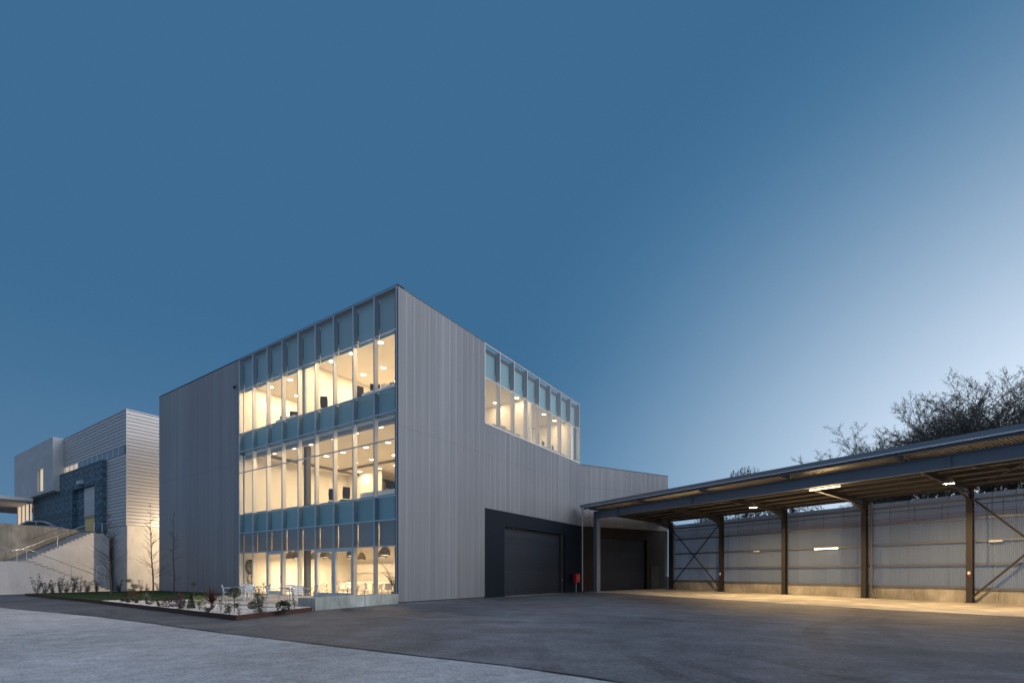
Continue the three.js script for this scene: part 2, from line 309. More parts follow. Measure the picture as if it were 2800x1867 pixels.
// curtain wall of the glass front
const BAY = 1.795, zk = k => -.12 - BAY * k, ROWS = [.22, 3.09, 4.51, 5.80, 8.82, 10.33, 11.60, 14.67, 16.95];
const TYPE = ['clear', 'blind', 'span', 'clear', 'clear', 'span', 'clear', 'top'];
const glassFront = partGroup('glass_front', office);
const paneGeo = {};
function pane(parent, o, u, w, h) { const B = new Buf(); const b = o.clone().addScaledVector(u, w); B.quad(o, b, b.clone().setY(o.y + h), o.clone().setY(o.y + h)); return B.build('pane', PANE, parent); }
for (let k = 0; k <= 9; k++) { const b = new Buf(), z = zk(k); b.box(-.034, -.012, .2, 16.98, z - .036, z - .008); b.box(-.034, -.012, .2, 16.95, z + .008, z + .036); b.box(-.012, .024, .2, 16.95, z - .03, z + .03); b.build('mullion', ALU, glassFront);
  const f = new Buf(); f.box(.026, .25, .22, 3.06, z - .03, z + .03); f.build('fin', FINM, glassFront); const f2 = new Buf(); f2.box(.026, .25, 5.84, 10.14, z - .03, z + .03); f2.build('fin', FINM, glassFront); const f3 = new Buf(); f3.box(.026, .25, 11.64, 14.64, z - .03, z + .03); f3.build('fin', FINM, glassFront); const f4 = new Buf(); f4.box(.026, .25, 3.12, 4.48, z - .03, z + .03); f4.build('fin', BLIND, glassFront); }
for (let r = 0; r < ROWS.length; r++) { const b = new Buf(), y = ROWS[r]; for (let k = 0; k < 9; k++) { const z0 = zk(k + 1) + .0365, z1 = zk(k) - .0365; b.box(-.032, -.013, y - .034, y - .008, z0, z1); b.box(-.032, -.013, y + .008, y + .034, z0, z1); b.box(-.013, .022, y - .03, y + .03, z0, z1); } b.build('transom', ALU, glassFront); }
for (let r = 0; r < 8; r++) for (let k = 0; k < 9; k++) {
  const y0 = ROWS[r] + .03, y1 = ROWS[r + 1] - .03, z0 = zk(k + 1) + .03, z1 = zk(k) - .03, door = r === 0 && [6, 3, 2].includes(k);
  if (door) {
    const d = partGroup('glass_door', office), f = new Buf(); f.box(-.03, .05, y0, y1, z0 + .002, z0 + .13); f.box(-.03, .05, y0, y1, z1 - .13, z1 - .002); f.box(-.03, .05, y1 - .16, y1, z0 + .13, z1 - .13); f.box(-.03, .05, y0, y0 + .22, z0 + .13, z1 - .13); f.build('door_frame', ALU, d);
    pane(d, V(.01, y0 + .22, z0 + .13), Z1, z1 - z0 - .26, y1 - y0 - .38); const h = new Buf(); h.tube([V(-.06, 1.0, z1 - .07), V(-.06, 1.5, z1 - .07)], .016, 6); h.box(-.06, -.03, 1.05, 1.08, z1 - .08, z1 - .06); h.build('handle', CHROME, d);
  } else pane(glassFront, V(.01, y0, z0), Z1, z1 - z0, y1 - y0);
  if (TYPE[r] !== 'clear') { const b = new Buf(), gap = TYPE[r] === 'span' ? .0 : .06, top = TYPE[r] === 'top' ? 16.93 : TYPE[r] === 'span' ? y1 + .2 : y1 + .03; b.box(.312, .34, y0 - .03, top, z0 - .03 + .033 + gap, z1 + .03 - .033); b.build(TYPE[r] === 'blind' ? 'blind' : 'spandrel_panel', TYPE[r] === 'blind' ? BLIND : SPAN[Math.floor(rnd() * 3)], glassFront);
    if (TYPE[r] === 'span') { const c = new Buf(); c.box(.026, .311, y0 - .03, y1 + .03, z0 - .03 - .028, z0 - .03 + .032); c.build('spandrel_side', SPAND, glassFront); }
    if (TYPE[r] === 'top') { const c = new Buf(); c.box(.026, .311, 14.70, 16.93, z0 - .03 - .028, z0 - .03 + .032); c.build('spandrel_side', SPAND, glassFront); } }
}
{ const b = new Buf(); b.box(.40, .56, 9.88, 10.14, -16.2, -.35); b.build('blind_box', mat(.30, .31, .34, .7), glassFront);
  const t = new Buf(); t.box(.40, .50, 15.1, 15.24, -16.2, -.35); t.build('blind_box', FINM, glassFront); }
// band window of the garage front
const bandWin = partGroup('band_window', office), bw = (XW1 - XW0) / 8;
for (let k = 0; k <= 8; k++) { const x = XW0 + bw * k, b = new Buf(), a = k === 0 ? 0 : k === 8 ? -.06 : -.03; b.box(x + a, x + a + .06, 11.59, 16.90, -.02, .03); b.build('mullion', ALUW, bandWin);
  const f = new Buf(); f.box(x + a, x + a + .06, 11.6, 14.88, -.31, -.022); f.build('fin', FINM, bandWin); }
for (const y of [11.62, 14.60, 16.86]) { const b = new Buf(); for (let k = 0; k < 8; k++) b.box(XW0 + bw * k + .0605 - (k ? .03 : 0), XW0 + bw * (k + 1) - (k === 7 ? .0605 : .0305), y - .03, y + .03, -.018, .026); b.build('transom', ALUW, bandWin); }
for (let k = 0; k < 8; k++) { const x0 = XW0 + bw * k + .03, w = bw - .06;
  for (const [a, b] of [[11.65, 14.57], [14.63, 16.83]]) pane(bandWin, V(x0, a, 0), X1, w, b - a);
  const s = new Buf(); s.box(x0 + .0, x0 + w - .06, 14.9, 16.86, -.40, -.372); s.build('spandrel_panel', SPAN[k % 3], bandWin);
  const c = new Buf(); c.box(x0 + w + .005, x0 + w + .055, 14.9, 16.86, -.371, -.022); c.build('spandrel_side', SPAND, bandWin);
  const q = new Buf(); q.box(x0, x0 + w - .07, 14.86, 14.898, -.41, -.36); q.build('blind_rail', FINM, bandWin); }
// rooms
{ const w = new Buf(), c = new Buf(), f = new Buf();
  // ground floor cafeteria
  f.box(.1, 9.6, -.1, .2, -16.34, -.32); c.box(.41, 9.6, 4.45, 4.6, -16.34, -.32);
  w.box(.31, 9.6, .2, 4.45, -16.34, -16.24); w.box(9.6, 9.75, .2, 4.45, -16.3, -.3); w.box(.38, 9.6, .2, 4.45, -.44, -.31); w.box(6.3, 9.59, .2, 4.45, -7.2, -7.05);
  // first floor office
  f.box(.345, 13.4, 4.61, 5.55, -16.34, -.32); c.box(.41, 13.4, 10.15, 10.35, -16.34, -.32);
  w.box(.345, 13.4, 5.5, 10.15, -16.34, -16.24); w.box(13.4, 13.5, 5.5, 10.15, -16.3, -.3); w.box(.41, 13.4, 5.5, 10.15, -.44, -.31); w.box(9.2, 9.32, 5.5, 10.149, -16.2, -11.9);
  // second floor
  f.box(.345, 21.44, 10.36, 11.35, -16.34, -.32); c.box(.41, 21.44, 15.25, 15.4, -16.34, -.41);
  w.box(.31, 7.4, 11.3, 15.25, -16.34, -16.24); w.box(7.45, 7.6, 11.3, 15.25, -16.3, -.31); w.box(.42, 7.45, 11.3, 15.25, -.44, -.31); w.box(.55, 7.44, 11.3, 15.249, -9.25, -9.1);
  w.box(7.6, 21.4, 11.3, 15.25, -5.6, -5.45); w.box(14.1, 14.22, 11.3, 15.249, -5.44, -.42); w.box(20.95, 21.4, 11.3, 15.249, -5.44, -.42);
  w.build('interior_wall', WALL, office); c.build('ceiling', CEIL, office); f.build('interior_floor', FLOORM, office);
  const h = new Buf(); h.box(.405, 13.39, 9.98, 10.14, -14.75, -14.6); h.box(7.15, 7.3, 9.98, 10.14, -14.6, -.45); h.build('ceiling_track', mat(.16, .14, .12, .6), office);
  const d1 = new Buf(); for (const [y0, y1] of [[.2, 4.44], [5.55, 9.9]]) d1.box(.65, .98, y0, y1, -9.5, -9.2); d1.build('column', mat(.09, .10, .12, .5), office);
  const d2 = new Buf(); d2.box(.42, .54, 11.3, 15.24, -9.3, -9.02); d2.build('column', mat(.30, .36, .42, .5), office);
  const d3 = new Buf(); d3.box(7.6, 8.1, 5.55, 10.14, -8.2, -7.7); d3.build('column', WALL, office);
  for (const [x, z] of [[9.18, -13.6], [6.28, -5.2]]) { const y = x > 9 ? 5.55 : .2, b = partGroup('interior_door', office), q = new Buf(); q.box(x - .05, x - .005, y, y + 2.1, z - .45, z + .45); q.build('door_leaf', mat(.62, .54, .40, .5), b); const e = new Buf(); e.box(x - .07, x - .005, y, y + 2.16, z - .52, z - .455); e.box(x - .07, x - .005, y, y + 2.16, z + .455, z + .52); e.box(x - .07, x - .005, y + 2.105, y + 2.17, z - .455, z + .455); e.build('door_frame', mat(.45, .37, .26, .5), b); }
  const kb = partGroup('kitchen_unit', office), k1 = new Buf(), k2 = new Buf(), k3 = new Buf(); k1.box(9.0, 9.59, .2, 1.05, -15.6, -8.2); k2.box(8.95, 9.59, 1.051, 1.1, -15.65, -8.15); for (let i = 0; i < 6; i++) k3.box(9.2, 9.59, 1.75, 2.45, -15.6 + i * 1.23, -15.6 + i * 1.23 + 1.21);
  k1.build('counter', WHITEP, kb); k2.build('worktop', mat(.5, .45, .38, .4), kb); k3.build('wall_cupboard', WHITEP, kb);
}
// garage recess
{ const g = partGroup('garage_front', office), b = new Buf(), r = (x0, x1, y0, y1) => { const n = Math.max(1, Math.round((y1 - y0) / .1)), h = (y1 - y0) / n; for (let i = 0; i < n; i++) b.box(x0, x1, y0 + h * i, y0 + h * (i + 1) - .006, -.06, i % 2 ? .0 : .004); };
  r(XW0, 9.93, .02, YS - .01); r(18.92, 22.0, .02, YS - .01); r(9.932, 18.918, 4.95, YS - .01); b.box(XW0, 9.93, .0, YS - .02, -.3, -.061); b.box(18.92, 22, 0, YS - .02, -.3, -.061); b.box(9.931, 18.919, 4.96, YS - .02, -.3, -.061); b.build('dark_cladding', NAVY, g);
  const j = new Buf(); j.box(9.90, 9.945, .02, 4.95, -.32, .012); j.build('door_jamb', BLACKF, g); const j2 = new Buf(); j2.box(18.45, 18.935, .02, 4.95, -.36, -.12); j2.build('door_jamb', BLACKF, g);
  const d = partGroup('garage_door', office); for (let i = 0; i < 8; i++) { const q = new Buf(), y = .04 + i * .613; for (let s = 0; s < 4; s++) q.box(9.95, 18.44, y + s * .153, y + s * .153 + .148, -.34, -.27 + (s % 2 ? .0 : .006)); q.build('door_section', DOORM[i === 7 ? 2 : i % 3], d); }
  const h = new Buf(); h.lathe([[0, .0], [.035, .0], [.035, .05], [0, .05]], 12, V(18.7, 1.1, -.10)); h.build('push_button', WHITEP, g);
  const th = new Buf(); th.box(9.95, 18.9, .005, .03, -.3, .28); th.build('threshold', CONC, g);
}
{ const p = new Buf(), q = new Buf(); p.box(-.13, -.03, 15.0, 15.18, -16.75, -16.65); p.build('camera_bracket', DARKCAP, office); q.lathe([[0, -.09], [.06, -.07], [.085, 0], [.085, .05], [0, .05]], 12, V(-.17, 15.02, -16.7)); q.build('camera_dome', BLACKF, office); }
// the lower wing that turns away behind the canopy
const wing = thing('workshop_wing', 'low grey workshop wing with dark base behind the canopy', 'building', M(22, 0, 0), (90 - 61.2) * D2R);
{ const L = 10.9, n = 18, w = L / n, cg = partGroup('wing_cladding', wing); for (let i = 0; i < n; i++) for (const [a, b] of [[YS, YJ - .006], [YJ + .006, 11.5]]) clad(cg, V(w * i + .01, 0, .02), X1, Z1, w, a, b, zincDark);
  const s = new Buf(); s.box(.05, L - .05, YS, 11.4, -.3, -.05); s.box(.05, L - .05, 11.2, 11.4, -20, -.3); s.box(L - .3, L - .05, 0, 11.2, -20, -.3); s.build('wall', SHELL, wing);
  const c = new Buf(); c.box(0, L + .03, 11.505, 11.55, -.12, .05); c.build('coping', DARKCAP, wing);
  const b = new Buf(), r = (x0, x1, y0, y1) => { const m = Math.max(1, Math.round((y1 - y0) / .1)), h = (y1 - y0) / m; for (let i = 0; i < m; i++) b.box(x0, x1, y0 + h * i, y0 + h * (i + 1) - .007, -.06, i % 2 ? 0 : .005); };
  r(.01, 2.2, .02, YS - .01); r(8.05, L, .02, YS - .01); r(2.202, 8.048, 4.95, YS - .01); b.box(0, L, 0, YS - .02, -.9, -.75); b.build('dark_cladding', BROWNB, wing);
  const d = partGroup('garage_door', wing); for (let i = 0; i < 8; i++) { const q = new Buf(), y = .05 + i * .612; for (let t = 0; t < 4; t++) q.box(2.25, 8.0, y + t * .153, y + t * .153 + .147, -.36, -.29 + (t % 2 ? 0 : .006)); q.build('door_section', DOORM[i % 3], d); }
  const e = new Buf(); e.box(8.55, 9.6, .05, 2.4, .012, .05); e.build('side_door', BLACKF, wing);
}
// ---------------------------------------------------------------- steel canopy (group at its front corner post; x across, z along)
const N0 = 29.4, T0 = -32.3, SPC = 5.55, NF = 7;
const canopy = thing('steel_canopy', 'long dark steel loading canopy with translucent ribbed back wall', 'canopy', K(N0, 0, T0), K.phi);
const NB = 39.05 - N0;                                        // to the back columns
const deckY = n => 7.44 - .055 * n;                           // underside of the roof sheet
const gy = (n, t) => { const p = K(N0 + n, 0, T0 + t); return fall(p.x, p.z) + .03; };
const TE = SPC * (NF - 1) + .8;                               // far end, towards the camera side
{ const p = new Buf(), y0 = gy(0, 0) - .05; p.ibeam(V(0, y0, 0), V(0, 7.08, 0), .42, .40, .03, .025, Z1); p.build('front_post', STEEL, canopy);
  const fb = new Buf(); fb.ibeam(V(0, 6.775, -.2), V(0, 6.775, TE), .34, .63, .035, .025); fb.build('front_beam', STEEL, canopy);
  for (const t of [2.6, 9.9, 24.0]) { const q = new Buf(); q.box(-.17, -.016, 6.49, 7.06, t - .04, t - .008); q.box(-.17, -.016, 6.49, 7.06, t + .008, t + .04); q.build('splice_plate', STEEL, canopy); const bl = new Buf(); for (let i = 0; i < 5; i++) for (const s of [-1, 1]) bl.box(-.12 , -.085, 6.56 + i * .1, 6.59 + i * .1, t + s * .041, t + s * .065); bl.build('bolt', GALV, canopy); } }
const braceSpan = (B, a, b, w = .09) => B.beam(a, b, w, w);
for (let k = 0; k < NF; k++) {
  const t = SPC * k, g = gy(NB, t) - .05, yb = deckY(NB) - .2;
  const c = new Buf(); c.ibeam(V(NB, g, t), V(NB, yb, t), .30, .34, .025, .02, X1); c.build('column', STEELB, canopy);
  const bp = new Buf(); bp.box(NB - .24, NB + .24, g + .02, g + .075, t - .22, t + .22); bp.build('base_plate', STEELB, canopy);
  const r = new Buf(), yr = n => deckY(n) - .2 - .17; r.ibeam(V(-.02 + .2, yr(.18), t), V(NB - .19, yr(NB - .19), t), .17, .33, .022, .016); r.build('rafter', STEELB, canopy);
  const h = new Buf(), x0 = NB - 2.0, x1 = NB - .19, a = yr(x0) - .165, b = yr(x1) - .165; // haunch
  for (const z of [-.008, .008]) { const P = [V(x0, a, t + z), V(x1, b, t + z), V(x1, b - .36, t + z)]; z > 0 ? h.tri(P[2], P[1], P[0]) : h.tri(P[0], P[1], P[2]); } h.beam(V(x0, a - .01, t), V(x1, b - .37, t), .17, .022); h.build('haunch', STEELB, canopy);
  const o = new Buf(); o.ibeam(V(-.88, 7.30, t), V(-.02, 7.26, t), .13, .22, .015, .012); o.build('bracket', STEEL, canopy);
}
for (let i = 0; i < 8; i++) { const n = i === 0 ? -.80 : .15 + (NB - .05) / 7 * i - .2, b = new Buf(), y = deckY(n) - .005; b.beam(V(n, y - .10, -.85), V(n, y - .10, TE), .018, .188); b.beam(V(n + .035, y - .012, -.85), V(n + .035, y - .012, TE), .07, .014); b.beam(V(n - .035, y - .188, -.85), V(n - .035, y - .188, TE), .07, .014); b.build('purlin', i === 0 ? STEEL : mat(.12, .11, .10, .5, { metalness: .3 }), canopy); }
{ const nA = -.92, nB = NB + .55, seg = .9; // roof of trapezoid sheets, each .9 m wide
  const rg = partGroup('roof', canopy);
  for (let z = -.9; z < TE; z += seg) {
    const B = new Buf(), pr = []; for (let i = 0; i < 6; i++) { const s = z + i * seg / 6; pr.push([s, 0], [s + .05, 0], [s + .07, .04], [s + .13, .04]); } pr.push([z + seg - .001, 0]);
    for (let i = 0; i + 1 < pr.length; i++) { const P = (q, n, o) => V(n, deckY(n) + q[1] + o, q[0]); B.quad(P(pr[i], nA, 0), P(pr[i + 1], nA, 0), P(pr[i + 1], nB, 0), P(pr[i], nB, 0)); }
    B.build('roof_sheet', DECK, rg);
  }
  const t = new Buf(); t.quad(V(nA, deckY(nA) + .12, TE), V(nB, deckY(nB) + .12, TE), V(nB, deckY(nB) + .12, -.9), V(nA, deckY(nA) + .12, -.9)); t.build('roof_cover', STEEL, rg);
  const g = new Buf(); for (let z = -.95; z < TE; z += 5.55) { const e = Math.min(TE, z + 5.545); g.box(nA - .20, nA - .015, 7.47, 7.68, z, e); } g.build('gutter', STEEL, canopy);
  const l = new Buf(); l.box(nA - .17, nA - .012, 7.40, 7.468, -.95, TE); l.build('drip_flashing', mat(.62, .66, .70, .25, { metalness: .6 }), canopy);
  const e = new Buf(); for (const [a, b] of [[nA, nB]]) e.beam(V(a, deckY(a) + .06, -.93), V(b, deckY(b) + .06, -.93), .04, .22); e.build('verge_trim', STEEL, canopy);
  for (const k of [0, 4]) for (const [a, b] of [[0, 1], [1, 0]]) { const rb = new Buf(); rb.tube([V(.4, deckY(0) - .35 - a * .07, SPC * (k + a)), V(NB - .3, deckY(NB) - .32 - a * .07, SPC * (k + b))], .03, 6); rb.build('roof_brace', STEELB, canopy); }
}
// back wall
const RAILM = mat(.22, .23, .25, .42, { metalness: .5 });
const bwall = partGroup('back_wall', canopy), NW = NB + .24;
{ const sheetM = [.93, 1, 1.06].map(k => phys(.32 * k, .39 * k, .49 * k, 1, { transmission: .5, thickness: 0, ior: 1.3, side: THREE.DoubleSide }));
  const zEnd = TE, y0 = t => gy(NB, t) + .85, y1 = 6.42;
  let z = -.15, i = 0; while (z < zEnd) { const w = 1.06, B = new Buf(), n = 14, pr = []; for (let q = 0; q < n; q++) { const s = w / n * q; pr.push([s, 0], [s + w / n * .3, 0], [s + w / n * .45, .022], [s + w / n * .85, .022]); } pr.push([w - .004, 0]); B.profile(V(NW + .12 + (i % 2) * .004, 0, z), Z1, XN, pr, y0(z + .5), y1); B.build('translucent_sheet', sheetM[Math.floor(rnd() * 3)], bwall); z += w - .05; i++; }
  for (let k = 0; k < NF; k++) for (let j = 0; j < 4; j++) { const B = new Buf(), a = -.2 + SPC * k + j * SPC / 4, b = a + SPC / 4 - .008, g = Math.min(gy(NB, a), gy(NB, b)) - .1; B.box(NW + .03 + rr(0, .006), NW + .30, g, y0((a + b) / 2) + .0, a, b); B.build('plinth_block', PLINTH, bwall); }
  const hs = [.93, 2.16, 3.57, 4.94, 6.06];
  for (const h of hs) for (let k = 0; k < NF - 1; k++) { const t = SPC * k, B = new Buf(), e = h - .2 + (h < 1 ? gy(NB, t + 2.7) + .15 : .2); B.box(NW - .06, NW + .095, e - .065, e - .05, t + .16, t + SPC - .16); B.box(NW - .06, NW - .045, e - .049, e + .05, t + .16, t + SPC - .16); B.box(NW - .044, NW + .095, e + .05, e + .062, t + .16, t + SPC - .16); B.build('rail', RAILM, bwall); }
  for (let k = 0; k < NF - 1; k++) for (let j = 1; j < 4; j++) { const B = new Buf(), t = SPC * k + SPC / 4 * j; B.tube([V(NW - .02, 4.99, t), V(NW - .02, 6.02, t)], .011, 5); B.build('tie_rod', STEELB, bwall); }
}
for (const k of [0, 4]) for (const s of [0, 1]) { const B = new Buf(), t = SPC * k; const a = V(NB - .05 - s * .1, s ? 6.1 : gy(NB, t) + .35, t + .12), b = V(NB - .05 - s * .1, s ? gy(NB, t) + .35 : 6.1, t + SPC - .12); B.tube([a, b], .055, 8); B.build('wall_brace', STEELB, canopy); }
// rain pipes
{ const d = new Buf(); d.tube([V(-.80, 7.45, -1.0), V(-.80, 7.2, -1.0), V(-.80, .1, -1.0)], .055, 10); d.build('downpipe', GALV, canopy); const c = new Buf(); for (const y of [.9, 2.2, 3.6, 4.9, 6.3]) { c.box(-.87, -.73, y - .02, y + .02, -1.07, -.93); } c.build('pipe_clip', STEEL, canopy);
  for (const k of [3, 0]) { const t = SPC * k + .42, g = gy(NB, t), q = new Buf(), n = NB - .02; q.tube([V(n, 6.5, t), V(n, g + .5, t), V(n, g + .28, t + .06), V(n - .12, g + .10, t + .2), V(n - .18, g + .06, t + .34)], k ? .075 : .06, 10); q.build('downpipe', mat(.16, .15, .14, .5), canopy); } }
// pipes and cables along the wall
for (const [y, r, m, nm] of [[5.75, .022, STEELB, 'cable_pipe'], [5.5, .016, GALV, 'cable_pipe'], [5.28, .016, COPPER, 'copper_pipe'], [5.12, .013, COPPER, 'copper_pipe']]) { const B = new Buf(), pts = []; for (let i = 0; i <= 24; i++) { const t = .1 + (SPC * (NF - 1) - .2) * i / 24; pts.push(V(NW - .10, y + .012 * Math.sin(i * 1.9 + y * 9), t)); } B.tube(pts, r, 6); B.build(nm, m, bwall); }
for (const t of [SPC + .62, SPC * 4 + .72]) { const B = new Buf(), blue = mat(.10, .22, .38, .5); B.tube([V(NW - .12, 5.7, t), V(NW - .12, 5.1, t), V(NW - .12, 4.8, t - .03), V(NW - .12, 4.6, t), V(NW - .12, 2.0, t)], .018, 6); B.build('air_pipe', blue, bwall); }
// switches on columns
for (const k of [1, 4]) { const b = new Buf(), t = SPC * k; b.box(NB - .23, NB - .19, 1.55, 1.73, t - .06, t + .06); b.build('switch_box', WHITEP, canopy); const r = new Buf(); r.box(NB - .22, NB - .19, 1.44, 1.53, t - .05, t + .05); r.build('alarm_button', RED, canopy); }
// lamps
function tubeLamp(label, p, turn, lit, len, rot, I) {
  const o = thing(lit ? 'tube_light' : 'emergency_light', label, 'lamp', p, K.phi, lit ? 'lit tube lights of the canopy' : 'small emergency lights of the canopy');
  const b = new Buf(), d = new Buf();
  if (lit) { b.box(-.035, .035, .036, .07, -len / 2, len / 2); d.tube([V(0, 0, -len / 2), V(0, 0, len / 2)], .034, 10); } else { b.box(-.03, .06, -.06, .06, -len / 2, len / 2); d.box(-.055, -.031, -.045, .045, -len / 2 + .02, len / 2 - .02); }
  b.build('housing', lit ? GALV : WHITEP, o); d.build('diffuser', lit ? glow(1, .72, .36, rot ? 14 : 6) : WHITEP, o);
  if (lit) { o.rotation.z = 0; if (rot) { for (const c of o.children) c.rotation.z = rot; } areaLight(o, len * .96, .09, I, WARM2, rot ? V(-.06, 0, 0) : V(0, -.06, 0), rot ? V(-1, -.55, 0) : V(0, -1, 0)).rotateZ(rot ? 0 : 0); }
  return o;
}
{ const L = (n, y, t) => K(N0 + n, y, T0 + t);
  const lampA = tubeLamp('lit warm tube light on the translucent back wall', L(NW - .13, 3.47, 14.1), 0, true, 1.6, -Math.PI / 2, 0);
  const lampB = tubeLamp('lit warm tube light hung under the front beam', L(.35, 6.40, 18.4), 0, true, 1.6, 0, 0);
  for (const o of [lampA, lampB]) { const l = o.children.find(c => c.isRectAreaLight); l.parent.remove(l); }
  const put = (o, pos, aim, I, len = 1.5) => { const l = new THREE.RectAreaLight(WARM2, I * 1.6, len, .06); o.add(l); l.position.copy(pos); const z = aim.clone().normalize().negate(), x = Z1.clone(), y = V(0, 0, 0).crossVectors(z, x); l.setRotationFromMatrix(new THREE.Matrix4().makeBasis(x, y, z)); };
  put(lampA, V(-.06, 0, 0), V(-1, -.25, 0), 560); put(lampB, V(0, -.06, 0), V(.35, -1, 0), 200);
  tubeLamp('small unlit emergency light on the back wall rail next to the third column', L(NW - .10, 3.5, 8.7), 0, false, .5).userData.label = 'small white emergency light on a wall rail between bare columns';
  tubeLamp('small white emergency light on a wall rail beside a diagonal brace', L(NW - .10, 3.5, 23.3), 0, false, .6);
  const lab = 'lit dish pendant lamp hanging below a canopy rafter'; let first = null;
  for (const k of [2, 4, 6]) { const o = thing('dish_lamp', lab, 'lamp', L(4.6, 6.42, SPC * k + .45), K.phi, 'dish lamps under the canopy roof'); const s = new Buf(); s.lathe([[.05, .38], [.10, .30], [.25, .06], [.27, 0], [.245, .0], [.23, .06], [.08, .28], [0, .28]], 20); s.tube([V(0, .36, 0), V(0, .66, 0)], .012, 6); s.build('lamp_shade', mat(.35, .34, .33, .4, { metalness: .5 }), o); const d = new Buf(); d.lathe([[.20, .09], [0, .09]], 20); d.build('diffuser', glow(1, .8, .5, 10), o); areaLight(o, .24, .24, 4200, WARM2, V(0, .08, 0), V(0, -1, 0)); }
}
// red hose cabinet and rack beside the garage
{ const o = thing('hose_cabinet', 'red fire hose cabinet on a thin post beside the garage', 'cabinet', M(20.2, .02, .5), PHI); const p = new Buf(); p.tube([V(-.12, 0, 0), V(-.12, .85, 0)], .03, 8); p.build('post', GALV, o); const b = new Buf(); b.box(-.37, .37, .85, 1.62, -.12, .12); b.build('cabinet', RED, o); const d = new Buf(); d.box(-.345, .345, .875, 1.595, .121, .14); d.build('door', RED, o); const h = new Buf(); h.lathe([[0, 0], [.03, .0], [.03, .02], [0, .02]], 10, V(0, 1.3, .15)); h.box(-.035, .035, 1.2, 1.34, .141, .15); h.build('handle', WHITEP, o); }
// ---------------------------------------------------------------- garden and terrace (office plan)
const ML = (x, y, z) => M(x, y, z);
function flat(name, pts, y, m, label, thick = .12) { const sh = new THREE.Shape(pts.map(([x, z]) => new THREE.Vector2(x, -z))); const g = new THREE.ExtrudeGeometry(sh, { depth: thick, bevelEnabled: false }); g.rotateX(-Math.PI / 2); const o = meshOf(name, g, m); o.position.copy(M(0, y - thick, 0)); o.rotation.y = PHI; o.userData = { label, kind: 'structure' }; return o; }
const SOIL = mat(.16, .13, .10, .95, { bumpMap: softBump, bumpScale: .03 }), LAWN = mat(.03, .05, .02, .95, { map: oldMap, bumpMap: softBump, bumpScale: .03 }), GRAV = mat(1, .92, .86, .9, { map: oldMap, bumpMap: grain, bumpScale: .02 });
const bedPoly = [[-8.4, -29.6], [-8.9, -13], [-9.82, 2.8], [-6.1, 1.2], [-5.75, 1.0], [-5.7, -.2], [-7.0, -.2], [-7.0, -9.0], [-8.0, -13]];
flat('lawn', [[-8.42, -29.8], [-8.98, -13.2], [-7.95, -13], [-7.0, -9.05], [-.06, -16.8], [-.06, -29.8]], .13, LAWN, 'dark green lawn along the windowless grey wall');
flat('gravel_bed', [[-8.98, -13.2], [-9.9, 2.94], [-6.0, 1.32], [-5.75, 1.0], [-5.7, .0], [-7.0, .0], [-7.0, -9.0], [-7.95, -13]], .14, GRAV, 'pale gravel planting bed inside the rusty steel edging');
{ // terrace of concrete slabs
  const root = new THREE.Group(); root.name = 'terrace'; root.position.copy(M(0, 0, 0)); root.rotation.y = PHI; root.userData = { label: 'terrace of pale concrete slabs before the glass front', kind: 'structure' }; scene.add(root);
  const base = new Buf(); base.quad(V(-6.98, .13, .0), V(-.02, .13, .3), V(-.02, .13, -16.8), V(-6.98, .13, -9.05)); base.build('bedding', mat(.2, .2, .2, .9), root);
  const w = 1.16, d = 1.4; for (let i = 0; i < 6; i++) for (let j = 0; j < 12; j++) { const x0 = -6.98 + w * i, z0 = .05 - d * (j + 1), x1 = x0 + w - .008, z1 = z0 + d - .008; const lim = -9.05 + (x0 + 6.98) / 6.96 * -7.75; if (z0 < lim - .7) continue; const B = new Buf(); B.box(x0, x1, .12, .20 + rr(-.002, .002), z0, z1); B.build('paving_slab', PAVE[Math.floor(rnd() * 4)], root); }
}
{ const o = thing('steel_edging', 'rusty weathering steel edging round the planting bed', 'edging', M(-9.96, 0, 3.0), PHI);
  const L = [[1.5, -32.7], [.97, -16.1], [0, 0], [3.95, -1.68]]; for (let i = 0; i + 1 < L.length; i++) { const n = Math.max(1, Math.round(Math.hypot(L[i + 1][0] - L[i][0], L[i + 1][1] - L[i][1]) / 3)); for (let k = 0; k < n; k++) { const P = t => V(L[i][0] + (L[i + 1][0] - L[i][0]) * t, .085, L[i][1] + (L[i + 1][1] - L[i][1]) * t); const B = new Buf(), a = P(k / n), b = P((k + 1) / n); b.addScaledVector(b.clone().sub(a).normalize(), -.004); B.beam(a, b, .02, .19); B.build('edging_plate', CORTEN, o); } } }
{ const o = thing('concrete_planter', 'pale blue grey concrete planter wall in front of the cafeteria glass', 'planter', M(-5.75, 0, 1.12), PHI + 9.3 * D2R); const L = 5.62; // its front runs out from the corner
  const a = new Buf(), b = new Buf(), c = new Buf(); a.box(0, 3.05, -.02, .53, -.22, 0); a.box(0, .2, -.02, .53, -1.0, -.22); b.box(3.09, L, -.02, .53, -.22, 0); c.box(.2, L, -.02, .53, -1.0, -.82);
  a.build('front_wall', PLANTWALL, o); b.build('front_wall', PLANTWALL, o); c.build('back_wall', PLANTWALL, o); const s = new Buf(); s.box(.2, L, .0, .47, -.82, -.22); s.build('soil', SOIL, o); }
